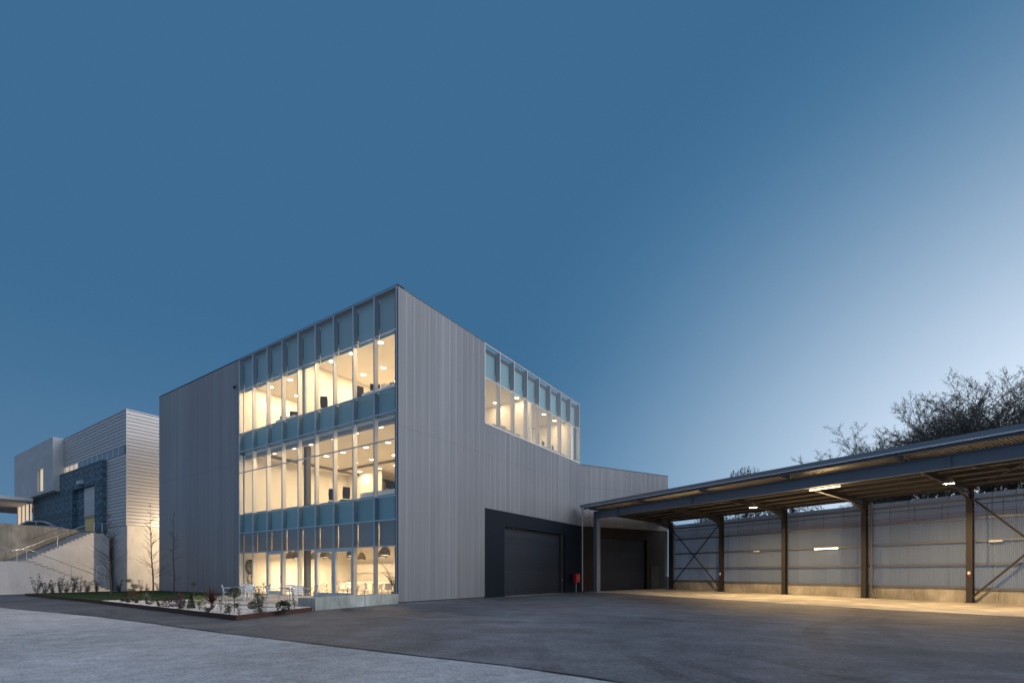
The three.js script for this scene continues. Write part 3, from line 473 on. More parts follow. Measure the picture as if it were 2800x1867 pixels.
{ // gravel stones and grass as stuff
  const inPoly = (p, x, z) => { let c = false; for (let i = 0, j = p.length - 1; i < p.length; j = i++) if ((p[i][1] > z) !== (p[j][1] > z) && x < (p[j][0] - p[i][0]) * (z - p[i][1]) / (p[j][1] - p[i][1]) + p[i][0]) c = !c; return c; };
  const g = new THREE.IcosahedronGeometry(1, 0), st = new THREE.InstancedMesh(g, mat(1, 1, 1, .85), 9000), mm = new THREE.Matrix4(), q = new THREE.Quaternion(), col = new THREE.Color(); let n = 0;
  while (n < 9000) { const x = rr(-9.9, -5.7), z = rr(-13, 2.9); if (!inPoly(bedPoly, x, z)) continue; q.setFromEuler(new THREE.Euler(rr(0, 6), rr(0, 6), rr(0, 6))); mm.compose(M(x, .145, z), q, V(rr(.015, .04), rr(.012, .026), rr(.015, .04))); st.setMatrixAt(n, mm); const k = rr(.48, .85); col.setRGB(k, k * rr(.86, .95), k * rr(.78, .9)); st.setColorAt(n, col); n++; }
  st.name = 'gravel'; tag(st, 'loose pale pink grey gravel stones in the bed', null, null, 'stuff'); scene.add(st);
  const lp = [[-8.42, -29.7], [-8.98, -13.2], [-7.95, -13], [-7.0, -9.05], [-.2, -16.9], [-.2, -29.7]];
  const b = new Buf(); for (let i = 0; i < 5; i++) { const a = i * 1.25; b.leaf(V(Math.cos(a) * .02, 0, Math.sin(a) * .02), V(Math.cos(a) * .35, 1, Math.sin(a) * .35).normalize(), V(Math.sin(a), 0, -Math.cos(a)), rr(.06, .1), .012); }
  const gr = new THREE.InstancedMesh(b.geo(), phys(1, 1, 1, .7, { side: THREE.DoubleSide }), 14000); n = 0;
  while (n < 14000) { const x = rr(-9, -.1), z = rr(-29.7, -9); if (!inPoly(lp, x, z)) continue; q.setFromAxisAngle(V(0, 1, 0), rr(0, 6.28)); const s = rr(.6, 1.5); mm.compose(M(x, .125, z), q, V(s, s, s)); gr.setMatrixAt(n, mm); col.setRGB(rr(.03, .05), rr(.055, .09), rr(.018, .032)); gr.setColorAt(n, col); n++; }
  gr.name = 'grass'; tag(gr, 'short dark grass of the lawn strip', null, null, 'stuff'); scene.add(gr);
}
// plants
const LM = { olive: leafM(.10, .12, .06), dark: leafM(.025, .05, .022), mid: leafM(.06, .10, .035), red: leafM(.16, .03, .045), purple: leafM(.07, .035, .06), yellow: leafM(.26, .30, .06), cordy: leafM(.10, .028, .032), pale: leafM(.18, .19, .11), grey: leafM(.09, .10, .08) };
function sapling(label, x, y, z, h, o = {}) {
  const { leaf = LM.olive, stems = 2, dens = 26, size = .07, spread = .25, name = 'sapling', group = 'young plants of the garden bed', fat = 0, category = 'plant' } = o;
  const t = thing(name, label, category, M(x, y, z), rr(0, 6.28), group), S = new Buf(), L = new Buf();
  for (let s = 0; s < stems; s++) { const a = rr(0, 6.28), pts = [], hh = h * (s ? rr(.55, .95) : 1); let p = V(Math.cos(a) * .02, -.03, Math.sin(a) * .02); const d = V(Math.cos(a) * spread * rr(.2, 1), 1, Math.sin(a) * spread * rr(.2, 1)); const N = 6;
    for (let i = 0; i <= N; i++) { pts.push(p.clone()); p.addScaledVector(d, hh / N); p.x += rr(-.02, .02) * h; p.z += rr(-.02, .02) * h; } S.tube(pts, pts.map((_, i) => .011 * h ** .5 * (1.1 - i / N)), 5);
    for (let i = 0; i < dens; i++) { const u = rr(fat ? .03 : .18, 1), k = Math.min(N - 1, Math.floor(u * N)), c = pts[k].clone().lerp(pts[k + 1], u * N - k), b = rr(0, 6.28), e = rr(-.1, .8), dd = V(Math.cos(b), e, Math.sin(b)).normalize(); const out = fat * (1.15 - u) * rr(.2, 1); const root = c.clone().addScaledVector(V(dd.x, e * .3, dd.z), out + .01); if (rnd() < .4) S.tube([c, root], .004, 3, false); L.leaf(root, dd, V(0, 1, 0), size * rr(.7, 1.4), size * rr(.4, .65)); } }
  S.build('stem', BARK, t); L.build('foliage', leaf, t); return t;
}
function bush(label, x, y, z, r, h, leaf, n, size, o = {}) { // clipped or loose bush, leaves through its volume
  const { name = 'shrub', group, cone = 0, stem = 0, category = 'plant' } = o, { into, off = V(0, 0, 0) } = o, t = into || thing(name, label, category, M(x, y, z), rr(0, 6.28), group), L = new Buf(), S = new Buf();
  for (let i = 0; i < n; i++) { const u = rr(-1, 1), a = rr(0, 6.28), q = Math.sqrt(1 - u * u), k = rr(.72, 1) * (rnd() < .25 ? rr(.3, 1) : 1); const d = V(q * Math.cos(a), u, q * Math.sin(a)); let c; if (cone) { const v = rr(0, 1) ** 1.5; c = V(Math.cos(a) * r * (1 - v) * k, v * h, Math.sin(a) * r * (1 - v) * k); d.y = .5; } else c = V(d.x * r * k, stem + h / 2 + d.y * h / 2 * k, d.z * r * k); d.x += rr(-.4, .4); d.y += rr(-.2, .6); d.z += rr(-.4, .4); L.leaf(c, d.normalize(), V(rr(-.4, .4), 1, rr(-.4, .4)), size * rr(.7, 1.3), size * .5); }
  S.tube([V(0, -.03, 0), V(.01, stem + h * .5, 0)], .018, 6); for (let i = 0; i < 7; i++) { const a = i * .9; S.tube([V(0, stem + h * .12, 0), V(Math.cos(a) * r * .7, stem + h * rr(.4, .85), Math.sin(a) * r * .7)], .007, 4); }
  if (into) { for (const B of [S, L]) for (let i = 0; i < B.p.length; i += 3) { B.p[i] += off.x; B.p[i + 1] += off.y; B.p[i + 2] += off.z; } }
  S.build('stem', BARK, t); L.build('foliage', leaf, t); return t;
}
function spiky(label, x, y, z, h, n, leaf, name, group, droop = .6) { const t = thing(name, label, 'plant', M(x, y, z), 0, group), L = new Buf(), S = new Buf(); S.tube([V(0, -.03, 0), V(0, h * .28, 0)], [.05, .04], 8);
  for (let i = 0; i < n; i++) { const a = i * 2.4, el = .1 + 1.4 * (i / n), c = V(0, h * .26 + .05 * i / n, 0), len = h * rr(.62, .8), w = .035; let p = c.clone(), d = V(Math.cos(a) * Math.cos(el), Math.sin(el), Math.sin(a) * Math.cos(el)); const s = V(-Math.sin(a), 0, Math.cos(a)); let prev = null; for (let k = 0; k <= 5; k++) { const ww = w * (1 - k / 5.2) * (k ? 1 : .6), l = p.clone().addScaledVector(s, ww), r = p.clone().addScaledVector(s, -ww); if (prev) L.quad(prev[0], prev[1], r, l); prev = [l, r]; p = p.clone().addScaledVector(d, len / 5); d.y -= droop * Math.cos(el) * .28; d.normalize(); } }
  S.build('stem', BARK, t); L.build('foliage', leaf, t); return t; }
const GB = 'young plants of the garden bed';
bush('small clipped dark green cone bush in the gravel', -9.0, .14, -2.5, .17, .56, LM.dark, 1100, .045, { cone: 1, name: 'clipped_cone' });
spiky('dark red spiky cordyline in the gravel bed', -8.78, .14, -1.24, .95, 64, LM.cordy, 'cordyline', undefined, .5);
bush('olive green ball clipped on a thin bare stem', -9.05, .14, 1.05, .22, .34, LM.olive, 900, .05, { stem: .56, name: 'clipped_standard' });
bush('smaller dark clipped ball bush beside the ball on a stem', -7.85, .14, -1.2, .10, .19, LM.dark, 500, .03, { name: 'clipped_ball' });
bush('large dark clipped ball bush between taller leafy shrubs', -7.9, .14, .15, .17, .32, LM.dark, 1000, .04, { name: 'clipped_ball' });
sapling('tall bushy pale green shrub with dense low leaves in the gravel', -8.85, .14, 2.45, 1.15, { leaf: LM.pale, stems: 7, dens: 90, size: .075, spread: .16, fat: .22, name: 'shrub', group: undefined });
{ const t = bush('dark shrub with reddish young tips near the planter', -8.0, .14, 2.45, .22, .36, LM.dark, 300, .10, { name: 'shrub' }); bush('', 0, 0, 0, .13, .12, LM.red, 60, .07, { into: t, off: V(0, .27, 0) }); }
const L1 = 'thin young sapling with sparse leaves in the gravel';
for (const [x, z, h] of [[-7.75, 2.4, .95], [-7.1, 1.5, .85], [-9.7, 2.7, .65], [-9.75, 2.2, .8], [-9.2, .4, .95], [-6.8, 1.35, .5], [-9.3, -1.0, .6]]) sapling(L1, x, .14, z, h, { leaf: LM.olive, stems: 2, dens: 24, size: .085 });
const L2 = 'low spreading leafy shrub near the rusty edging';
for (const [x, z, h] of [[-9.6, 1.6, .4], [-9.62, .25, .3], [-9.4, -2.4, .3], [-9.3, -4.6, .38], [-9.0, -6.6, .35], [-8.8, -8.6, .4], [-8.8, -9.6, .3], [-8.6, -11.0, .35]]) sapling(L2, x, .14, z, h, { leaf: LM.mid, stems: 5, dens: 30, size: .085, spread: .9, name: 'shrub', group: 'low shrubs along the edging' });
bush('low purple leaved shrub with pink tips in the gravel', -9.0, .14, -4.1, .45, .36, LM.purple, 420, .09, { name: 'shrub' }); bush('small upright pink leaved shrub behind the purple one', -8.7, .2, -4.2, .16, .5, LM.red, 160, .09, { name: 'shrub' });
bush('yellow green low bush beside the clipped cone', -8.0, .14, -4.1, .3, .42, LM.yellow, 420, .075, { name: 'shrub' });
spiky('pale green grassy clump at the lawn edge', -8.6, .14, -8.0, .55, 40, LM.pale, 'grass_clump', undefined, .7);
bush('brownish red low shrub under the cloud clipped bush', -8.3, .14, -10.6, .4, .5, leafM(.10, .035, .02), 420, .08, { name: 'shrub' });
{ const cm = leafM(.04, .085, .02), t = bush('cloud clipped bush with three round pads before the cream wall', -3.6, .13, -25.1, .34, .36, cm, 700, .05, { name: 'cloud_bush' }); bush('', 0, 0, 0, .3, .26, cm, 500, .05, { into: t, off: V(.3, .42, .1) }); bush('', 0, 0, 0, .22, .22, cm, 400, .05, { into: t, off: V(-.12, .85, -.05) }); }
bush('small clipped ball on a stem on the lawn', -5.3, .13, -10.9, .13, .22, LM.dark, 300, .035, { stem: .75, name: 'clipped_standard' });
const L3 = 'knee high leafy hedge plant in the row before the white stair wall';
for (const [x, z] of [[-8.05, -28.6], [-7.95, -27.2], [-7.6, -26.8], [-7.3, -26.3], [-6.9, -26.8], [-6.6, -26.5], [-6.3, -26.2], [-6.0, -25.8], [-5.6, -25.3], [-4.4, -24.9]]) sapling(L3, x, .13, z, rr(1.0, 1.7), { leaf: LM.grey, stems: 6, dens: 50, size: .11, spread: .4, name: 'hedge_plant', group: 'hedge plants before the stair wall' });
const L4 = 'knee high leafy hedge plant before the warm lit cream wall';
for (const [x, z] of [[-3.0, -26.1], [-2.8, -25.5], [-2.5, -25.3], [-1.9, -24.6]]) sapling(L4, x, .13, z, rr(.7, 1.2), { leaf: LM.grey, stems: 4, dens: 36, size: .10, spread: .4, name: 'hedge_plant', group: 'hedge plants before the cream wall' });
const L5 = 'thin sapling standing in the concrete planter';
for (let i = 0; i < 8; i++) { const u = .5 + i * .62, a = 9.3 * D2R, px = -5.75 + u * Math.cos(a) - .5 * Math.sin(a), pz = 1.12 - u * Math.sin(a) - .5 * Math.cos(a); sapling(L5, px, .46, pz, rr(.55, .9), { leaf: LM.dark, stems: 1, dens: 22, size: .085, name: 'sapling', group: 'saplings in the planter' }); }
function bareTree(label, x, z, h, limbs = 46, reach = 1) { // young leafless tree with thin ascending limbs
  const t = thing('young_tree', label, 'tree', M(x, .1, z), rr(0, 6), 'young bare trees on the lawn'), T = new Buf(), B = new Buf(), pts = []; let p = V(0, -.05, 0); const N = 10; for (let i = 0; i <= N; i++) { pts.push(p.clone()); p.y += h / N; p.x += rr(-.05, .05); p.z += rr(-.05, .05); } T.tube(pts, pts.map((_, i) => .055 * (1.06 - i / N)), 8);
  for (let i = 0; i < limbs; i++) { const u = rr(.16, .97), k = Math.min(N - 1, Math.floor(u * N)), c = pts[k].clone().lerp(pts[k + 1], u * N - k), a = i * 2.4 + rr(-.3, .3), len = ((1 - u) * h * .30 + .22) * reach, el = .35 + u * .5; let d = V(Math.cos(a) * Math.cos(el), Math.sin(el), Math.sin(a) * Math.cos(el)), q = c.clone(); const bp = [q.clone()]; for (let s = 0; s < 4; s++) { q.addScaledVector(d, len / 4); d.y += .06; d.x += rr(-.1, .1); d.z += rr(-.1, .1); d.normalize(); bp.push(q.clone()); } B.tube(bp, [.018, .015, .011, .008, .004], 4, false);
    for (let m = 0; m < 6; m++) { const e = bp[1 + (m % 4)].clone(), dd = d.clone().add(V(rr(-.8, .8), rr(-.3, .5), rr(-.8, .8))).normalize(); B.tube([e, e.clone().addScaledVector(dd, len * rr(.15, .4))], [.006, .003], 3, false); } }
  T.build('trunk', BARK, t); B.build('crown', BARK, t); return t; }
bareTree('bare young tree with wide thin limbs before the white stair wall', -5.1, -24.1, 6.0); bareTree('bare young tree standing before the warm lit cream wall', -2.64, -23.7, 6.9, 36, .75); bareTree('bare young tree standing before the windowless grey wall', -2.14, -21.3, 6.4, 22, .45);
// terrace tables and chairs
const tabA = thing('terrace_table', 'round aluminium terrace table before the single glass door', 'table', M(-4.7, .2, -6.4), PHI, 'round terrace tables');
{ const a = new Buf(); a.lathe([[0, .72], [.58, .72], [.6, .71], [.6, .69], [.58, .68], [0, .68]], 32); a.build('table_top', CHROME, tabA); for (let i = 0; i < 4; i++) { const b = new Buf(), q = Math.PI / 4 + i * Math.PI / 2; b.tube([V(Math.cos(q) * .12, .68, Math.sin(q) * .12), V(Math.cos(q) * .1, .2, Math.sin(q) * .1), V(Math.cos(q) * .38, .0, Math.sin(q) * .38)], .017, 6); b.build('leg', CHROME, tabA); } }
dup(tabA, M(-4.85, .2, -2.0), PHI, 'round aluminium terrace table beside the concrete planter');
const chA = thing('terrace_chair', 'aluminium slatted terrace armchair at the table before the single glass door', 'chair', M(-4.7, .2, -5.4), 0, 'aluminium terrace chairs');
{ for (const s of [-1, 1]) { const b = new Buf(); b.tube([V(s * .26, 0, .27), V(s * .25, .42, .22), V(s * .27, .64, .20), V(s * .27, .66, .1), V(s * .27, .66, -.22)], .013, 6); b.build('leg', CHROME, chA); const c = new Buf(); c.tube([V(s * .27, 0, -.30), V(s * .24, .42, -.2), V(s * .23, .8, -.30)], .013, 6); c.build('leg', CHROME, chA); }
  for (let i = 0; i < 6; i++) { const b = new Buf(); b.box(-.24, .24, .43, .442, -.19 + i * .07, -.13 + i * .07); b.build('seat_slat', CHROME, chA); } for (let i = 0; i < 4; i++) { const b = new Buf(), y = .5 + i * .085; b.box(-.235, .235, y, y + .06, -.225 - i * .022, -.213 - i * .022); b.build('back_slat', CHROME, chA); } const t = new Buf(); t.tube([V(-.23, .8, -.30), V(-.1, .82, -.33), V(.1, .82, -.33), V(.23, .8, -.30)], .013, 6); t.build('back_rail', CHROME, chA); }
const seatRound = (cx, cz, first, label) => [0.4, 1.9, 3.5, 5.2].forEach((a, i) => { const p = M(cx + Math.cos(a) * .82, .2, cz + Math.sin(a) * .82), turn = PHI + Math.atan2(-Math.cos(a), -Math.sin(a)); if (first && !i) { chA.position.copy(p); chA.rotation.y = turn; } else dup(chA, p, turn, label); });
seatRound(-4.7, -6.4, true, 'aluminium slatted terrace armchair at the table before the single glass door'); seatRound(-4.85, -2.0, false, 'aluminium slatted terrace armchair at the table beside the concrete planter');
// ---------------------------------------------------------------- lamps and furniture inside the office block
function downlight(label, x, y, z, I, group) { const o = thing('ceiling_light', label, 'lamp', M(x, y, z), PHI, group); const r = new Buf(); r.lathe([[.17, -.012], [.20, -.03], [.21, 0]], 20); r.build('rim', WHITEP, o); const d = new Buf(); d.lathe([[.17, -.014], [0, -.014]], 20); d.build('diffuser', glow(1, .86, .62, 9), o); areaLight(o, .26, .26, I, WARM, V(0, -.035, 0), V(0, -1, 0)); return o; }
const G1 = 'downlights of the first floor office', G2 = 'downlights of the top floor offices';
for (const x of [1.1, 3.7, 6.25, 8.6]) for (const z of [-13.8, -11.4, -9.5, -7.1, -4.9, -2.7]) { downlight('round lit downlight in the ceiling of the middle storey', x, 10.148, z, 235, G1); }
for (const [x, z] of [[1.4, -7.6], [1.4, -5.6], [3.9, -7.6], [3.9, -5.6], [1.4, -3.0], [3.9, -3.0], [6.0, -6.6]]) downlight('round lit downlight in the top storey room beside the building corner', x, 15.248, z, 450, G2);
for (const [x, z] of [[3.66, -15.0], [1.6, -12.6], [3.9, -12.2], [1.6, -15.0], [5.8, -13.6], [1.6, -10.3]]) downlight('round lit downlight in the top storey room beside the windowless wall', x, 15.248, z, 450, G2);
for (const [x, z] of [[9.6, -2.4], [11.6, -3.6], [13.4, -3.3], [13.45, -1.3]]) downlight('round lit downlight in the first office behind the band window', x, 15.248, z, 145, G2);
for (const [x, z] of [[16.0, -3.0], [18.0, -1.5], [20.0, -1.6], [18.6, -3.9]]) downlight('round lit downlight in the second office behind the band window', x, 15.248, z, 145, G2);
// cafeteria pendants
for (const [x, z] of [[2.07, -12.5], [2.5, -9.86], [1.83, -6.2], [2.15, -3.46], [2.74, -14.4], [4.6, -14.2], [4.26, -9.3], [4.59, -6.46], [4.4, -12.3], [6.2, -14.0], [7.0, -11.6], [4.4, -3.4]]) {
  const o = thing('pendant_lamp', 'grey dome pendant lamp with a lit underside in the cafeteria', 'lamp', M(x, 2.72, z), PHI, 'dome pendants of the cafeteria'); const s = new Buf(); s.lathe([[.31, 0], [.33, .02], [.31, .22], [.24, .42], [.12, .54], [.03, .58], [0, .58]], 22); s.tube([V(0, .55, 0), V(0, 1.73, 0)], .008, 5); s.build('lamp_shade', mat(.22, .20, .18, .6), o); const d = new Buf(); d.lathe([[.30, .015], [0, .015]], 20); d.build('diffuser', glow(1, .84, .62, 7), o); areaLight(o, .44, .44, 145, WARM, V(0, -.01, 0), V(0, -1, 0)); }
// white cafeteria tables and chairs
const ct = thing('cafeteria_table', 'white square cafeteria table inside the glass front', 'table', M(2.2, .2, -2.4), PHI, 'white cafeteria tables');
{ const a = new Buf(); a.box(-.42, .42, .71, .74, -.42, .42); a.build('table_top', WHITEP, ct); for (const [x, z] of [[-1, -1], [1, -1], [1, 1], [-1, 1]]) { const b = new Buf(); b.tube([V(x * .37, 0, z * .37), V(x * .37, .71, z * .37)], .022, 6); b.build('leg', WHITEP, ct); } }
const cc = thing('cafeteria_chair', 'white shell cafeteria chair on wire legs inside the glass front', 'chair', M(2.2, .2, -1.7), 0, 'white cafeteria chairs');
{ const a = new Buf(), pts = [[.20, .46], [-.12, .44], [-.2, .5], [-.235, .65], [-.25, .82]]; for (let i = 0; i + 1 < pts.length; i++) a.beam(V(0, pts[i][1], pts[i][0]), V(0, pts[i + 1][1], pts[i + 1][0]), .42, .015, V(0, 1, 0)); a.build('seat_shell', WHITEP, cc); for (const [x, z] of [[-1, -1], [1, -1], [1, 1], [-1, 1]]) { const b = new Buf(); b.tube([V(x * .13, .44, z * .1), V(x * .22, 0, z * .22)], .010, 5); b.build('leg', CHROME, cc); } }
{ let f = true, fc = true; for (const [x, z] of [[2.2, -2.4], [2.2, -4.6], [2.2, -6.6], [4.6, -2.2], [4.6, -4.4], [4.6, -6.4], [4.8, -9.4], [2.6, -11.2]]) { if (f) f = false; else dup(ct, M(x, .2, z), PHI); for (const [dx, dz] of [[0, .62], [0, -.62], [.62, 0], [-.62, 0]]) { const p = M(x + dx, .2, z + dz), t = PHI + Math.atan2(-dx, -dz); if (fc) { fc = false; cc.position.copy(p); cc.rotation.y = t; } else dup(cc, p, t); } } }
// indoor plants
{ const t = thing('indoor_palm', 'potted palm with long arching fronds behind the corner glass', 'plant', M(1.0, .2, -1.3), 0); const p = new Buf(); p.lathe([[0, 0], [.2, 0], [.27, .4], [.24, .4], [0, .36]], 18); p.build('pot', mat(.25, .17, .12, .7), t); const S = new Buf(), L = new Buf();
  for (let i = 0; i < 22; i++) { const a = i * 2.4, h = i < 6 ? rr(1.6, 2.5) : rr(.7, 1.4), pts = []; let q = V(Math.cos(a) * .06, .35, Math.sin(a) * .06), d = V(Math.cos(a) * .25, 1, Math.sin(a) * .25).normalize(); for (let k = 0; k <= 8; k++) { pts.push(q.clone()); q.addScaledVector(d, h / 8); d.y -= .035 * k * .8; d.x += Math.cos(a) * .05; d.z += Math.sin(a) * .05; d.normalize(); } S.tube(pts, pts.map((_, k) => .012 * (1.1 - k / 9)), 4, false);
    for (let k = 3; k <= 8; k++) for (const s of [-1, 1]) for (let m = 0; m < 2; m++) { const c = pts[k].clone().lerp(pts[Math.max(0, k - 1)], m * .5), f = pts[k].clone().sub(pts[k - 1]).normalize(), side = V(0, 0, 0).crossVectors(f, V(0, 1, 0)).normalize().multiplyScalar(s); L.leaf(c, f.clone().multiplyScalar(.7).add(side).add(V(0, -.25, 0)).normalize(), V(0, 1, 0), rr(.22, .36), .03); } }
  S.build('stem', LM.mid, t); L.build('foliage', leafM(.13, .15, .05), t); }
{ const t = thing('indoor_tree', 'leafy dark green potted tree behind the glass beside the windowless wall', 'plant', M(.62, .2, -15.9), 0); const p = new Buf(); p.lathe([[0, 0], [.2, 0], [.25, .42], [.22, .42], [0, .38]], 18); p.build('pot', WHITEP, t); const S = new Buf(), L = new Buf(); S.tube([V(0, .35, 0), V(.05, 1.4, 0), V(-.05, 2.4, .05)], [.03, .025, .012], 6);
  for (let i = 0; i < 1700; i++) { const up = i % 3 ? 1 : 0, a = rr(0, 6.28), u = rr(-1, 1), q = Math.sqrt(1 - u * u), r = up ? .30 : .17, c = V(q * Math.cos(a) * r, (up ? 1.95 : .95) + u * (up ? .5 : .65), q * Math.sin(a) * r).multiplyScalar(1), d = V(Math.cos(a), rr(-.8, .3), Math.sin(a)).normalize(); L.leaf(c, d, V(0, 1, 0), rr(.08, .14), .05); }
  S.build('stem', BARK, t); L.build('foliage', leafM(.045, .075, .02), t); }
// offices upstairs: desks, chairs, screens, boxes seen above the sills
function officeChair(label, x, y, z, turn) { const t = thing('office_chair', label, 'chair', M(x, y, z), PHI + turn, 'dark office chairs'); const a = new Buf(); a.box(-.24, .24, .44, .52, -.24, .24); a.build('seat', BLACKF, t); const b = new Buf(); for (let i = 0; i < 5; i++) b.beam(V(0, .56 + i * .14, -.24 - i * .012), V(0, .70 + i * .14, -.252 - i * .012), .46 - Math.abs(i - 2) * .02, .05); b.build('backrest', mat(.045, .045, .05, .8), t); const c = new Buf(); c.tube([V(0, .1, 0), V(0, .44, 0)], .03, 8); for (let i = 0; i < 5; i++) { const q = i * 1.2566; c.beam(V(0, .1, 0), V(Math.cos(q) * .3, .06, Math.sin(q) * .3), .04, .03); c.lathe([[0, -.0], [.03, .0], [.03, .05], [0, .05]], 8, V(Math.cos(q) * .3, 0, Math.sin(q) * .3)); } c.build('base', BLACKF, t); return t; }
officeChair('dark office chair alone before the bright top storey partition', .68, 11.35, -7.3, 2.3); officeChair('dark office chair beside white desks in the top storey corner room', .72, 11.35, -4.2, 2.9);
officeChair('dark office chair in the middle storey beside the next pane mullion', .75, 5.55, -6.6, 2.4).userData.label = 'dark office chair half hidden by a mullion in the middle storey'; officeChair('dark office chair in full view behind the middle storey glass', .72, 5.55, -5.4, 2.8);
function desk(label, x, y, z, w, d, turn = 0) { const t = thing('office_desk', label, 'desk', M(x, y, z), PHI + turn, 'white office desks'); const a = new Buf(); a.box(-w / 2, w / 2, .74, .77, -d / 2, d / 2); a.build('desk_top', WHITEP, t); for (const s of [-1, 1]) { const b = new Buf(); b.box(s * w / 2 - (s > 0 ? .04 : 0), s * w / 2 + (s > 0 ? 0 : .04), 0, .739, -d / 2, d / 2); b.build('side_panel', WHITEP, t); } return t; }
desk('white desk in the top storey corner room', 1.0, 11.35, -2.4, .8, 2.6); desk('white desk beside the lone top storey chair', 1.3, 11.35, -5.4, .8, 1.3); desk('white desk in the top storey room beside the windowless wall', 1.0, 11.35, -11.6, .8, 2.2); desk('white desk behind the middle storey glass near the corner', 1.05, 5.55, -2.4, .8, 3.0);
desk('white desk in the first office behind the band window', 11.2, 11.35, -1.0, 3.4, .8); desk('white desk in the second office behind the band window', 18.4, 11.35, -1.05, 4.2, .8);
function screen(label, x, y, z, turn) { const t = thing('monitor', label, 'monitor', M(x, y, z), PHI + turn, 'computer monitors'); const a = new Buf(); a.box(-.28, .28, .12, .48, -.015, .015); a.build('screen_panel', BLACKF, t); const b = new Buf(); b.box(-.03, .03, .0, .2, -.04, -.016); b.box(-.12, .12, 0, .012, -.1, .08); b.build('stand', BLACKF, t); return t; }
screen('black monitor on the corner room desk', .9, 12.12, -2.9, 2.3); screen('black monitor on the desk beside the windowless wall', 1.05, 12.12, -11.2, 2.4); screen('black monitor on the middle storey desk', 1.0, 6.32, -1.7, 2.6); screen('black monitor on the second band window desk beside a box', 18.6, 12.12, -1.0, .3); screen('black monitor on the second band window desk beside the partition', 17.0, 12.12, -1.0, .2);
function carton(label, x, y, z, w, h, d, m = WOODL) { const t = thing('storage_box', label, 'box', M(x, y, z), PHI + rr(-.2, .2), 'boxes on the office desks'); const a = new Buf(); a.box(-w / 2, w / 2, 0, h, -d / 2, d / 2); a.build('box_body', m, t); const b = new Buf(); b.box(-w / 2 - .01, w / 2 + .01, h - .05, h + .012, -d / 2 - .01, d / 2 + .01); b.build('lid', m, t); }
carton('brown storage box on the first band window desk', 11.0, 12.12, -.95, .5, .2, .3); carton('white paper box on the corner room desk', .95, 12.12, -2.1, .3, .28, .4, WHITEP); carton('grey paper box on the corner room desk', .95, 12.12, -1.4, .3, .22, .35, mat(.4, .4, .42, .6)); carton('brown tray box at the end of the second band window desk', 19.8, 12.12, -1.0, .4, .18, .3); carton('grey file box on the desk beside the windowless wall', .95, 12.12, -12.3, .3, .3, .4, mat(.35, .35, .36, .6));
{ const t = thing('picture_frame', 'small wooden picture frame propped on the first band window desk', 'frame', M(12.4, 12.12, -.85), PHI + .2); const a = new Buf(); a.box(-.2, .2, 0, .03, -.01, .015); a.box(-.2, .2, .49, .52, -.01, .015); a.box(-.2, -.17, .031, .489, -.01, .015); a.box(.17, .2, .031, .489, -.01, .015); a.build('frame', WOODL, t); const b = new Buf(); b.box(-.169, .169, .031, .489, -.008, .0); b.build('print', WHITEP, t); }
{ const t = thing('shelf_unit', 'low white open shelf unit at the back of the middle storey', 'shelf', M(8.4, 5.55, -4.2), PHI); const a = new Buf(); for (const y of [0, .45, .9, 1.35]) a.box(0, .4, y, y + .03, -1.6, 1.6); for (const z of [-1.6, -.55, .55, 1.57]) a.box(0, .4, .031, 1.349, z, z + .03); a.build('shelf_frame', mat(.62, .5, .34, .6), t); }
{ const t = thing('exit_sign', 'green exit sign with a running figure above an inner door', 'sign', M(9.1, 8.05, -13.6), PHI); const a = new Buf(); a.box(-.03, .03, 0, .2, -.22, .22); a.build('panel', mat(.02, .28, .06, .5), t); const b = new Buf(); b.box(-.036, -.031, .05, .15, .02, .16); b.lathe([[0, 0], [.022, .0], [.022, .004], [0, .004]], 10, V(-.034, .15, -.08)); b.box(-.036, -.031, .04, .13, -.12, -.06); b.box(-.036, -.031, .09, .105, -.16, -.02); b.build('symbol', WHITEP, t); }
{ const t = thing('air_grille', 'square ceiling air grille in the corner room', 'grille', M(4.6, 15.2, -2.2), PHI); const a = new Buf(); for (let i = 0; i < 6; i++) a.box(-.3 + i * .1, -.24 + i * .1, .02, .045, -.3, .3); a.build('grille', mat(.5, .48, .45, .6), t); }
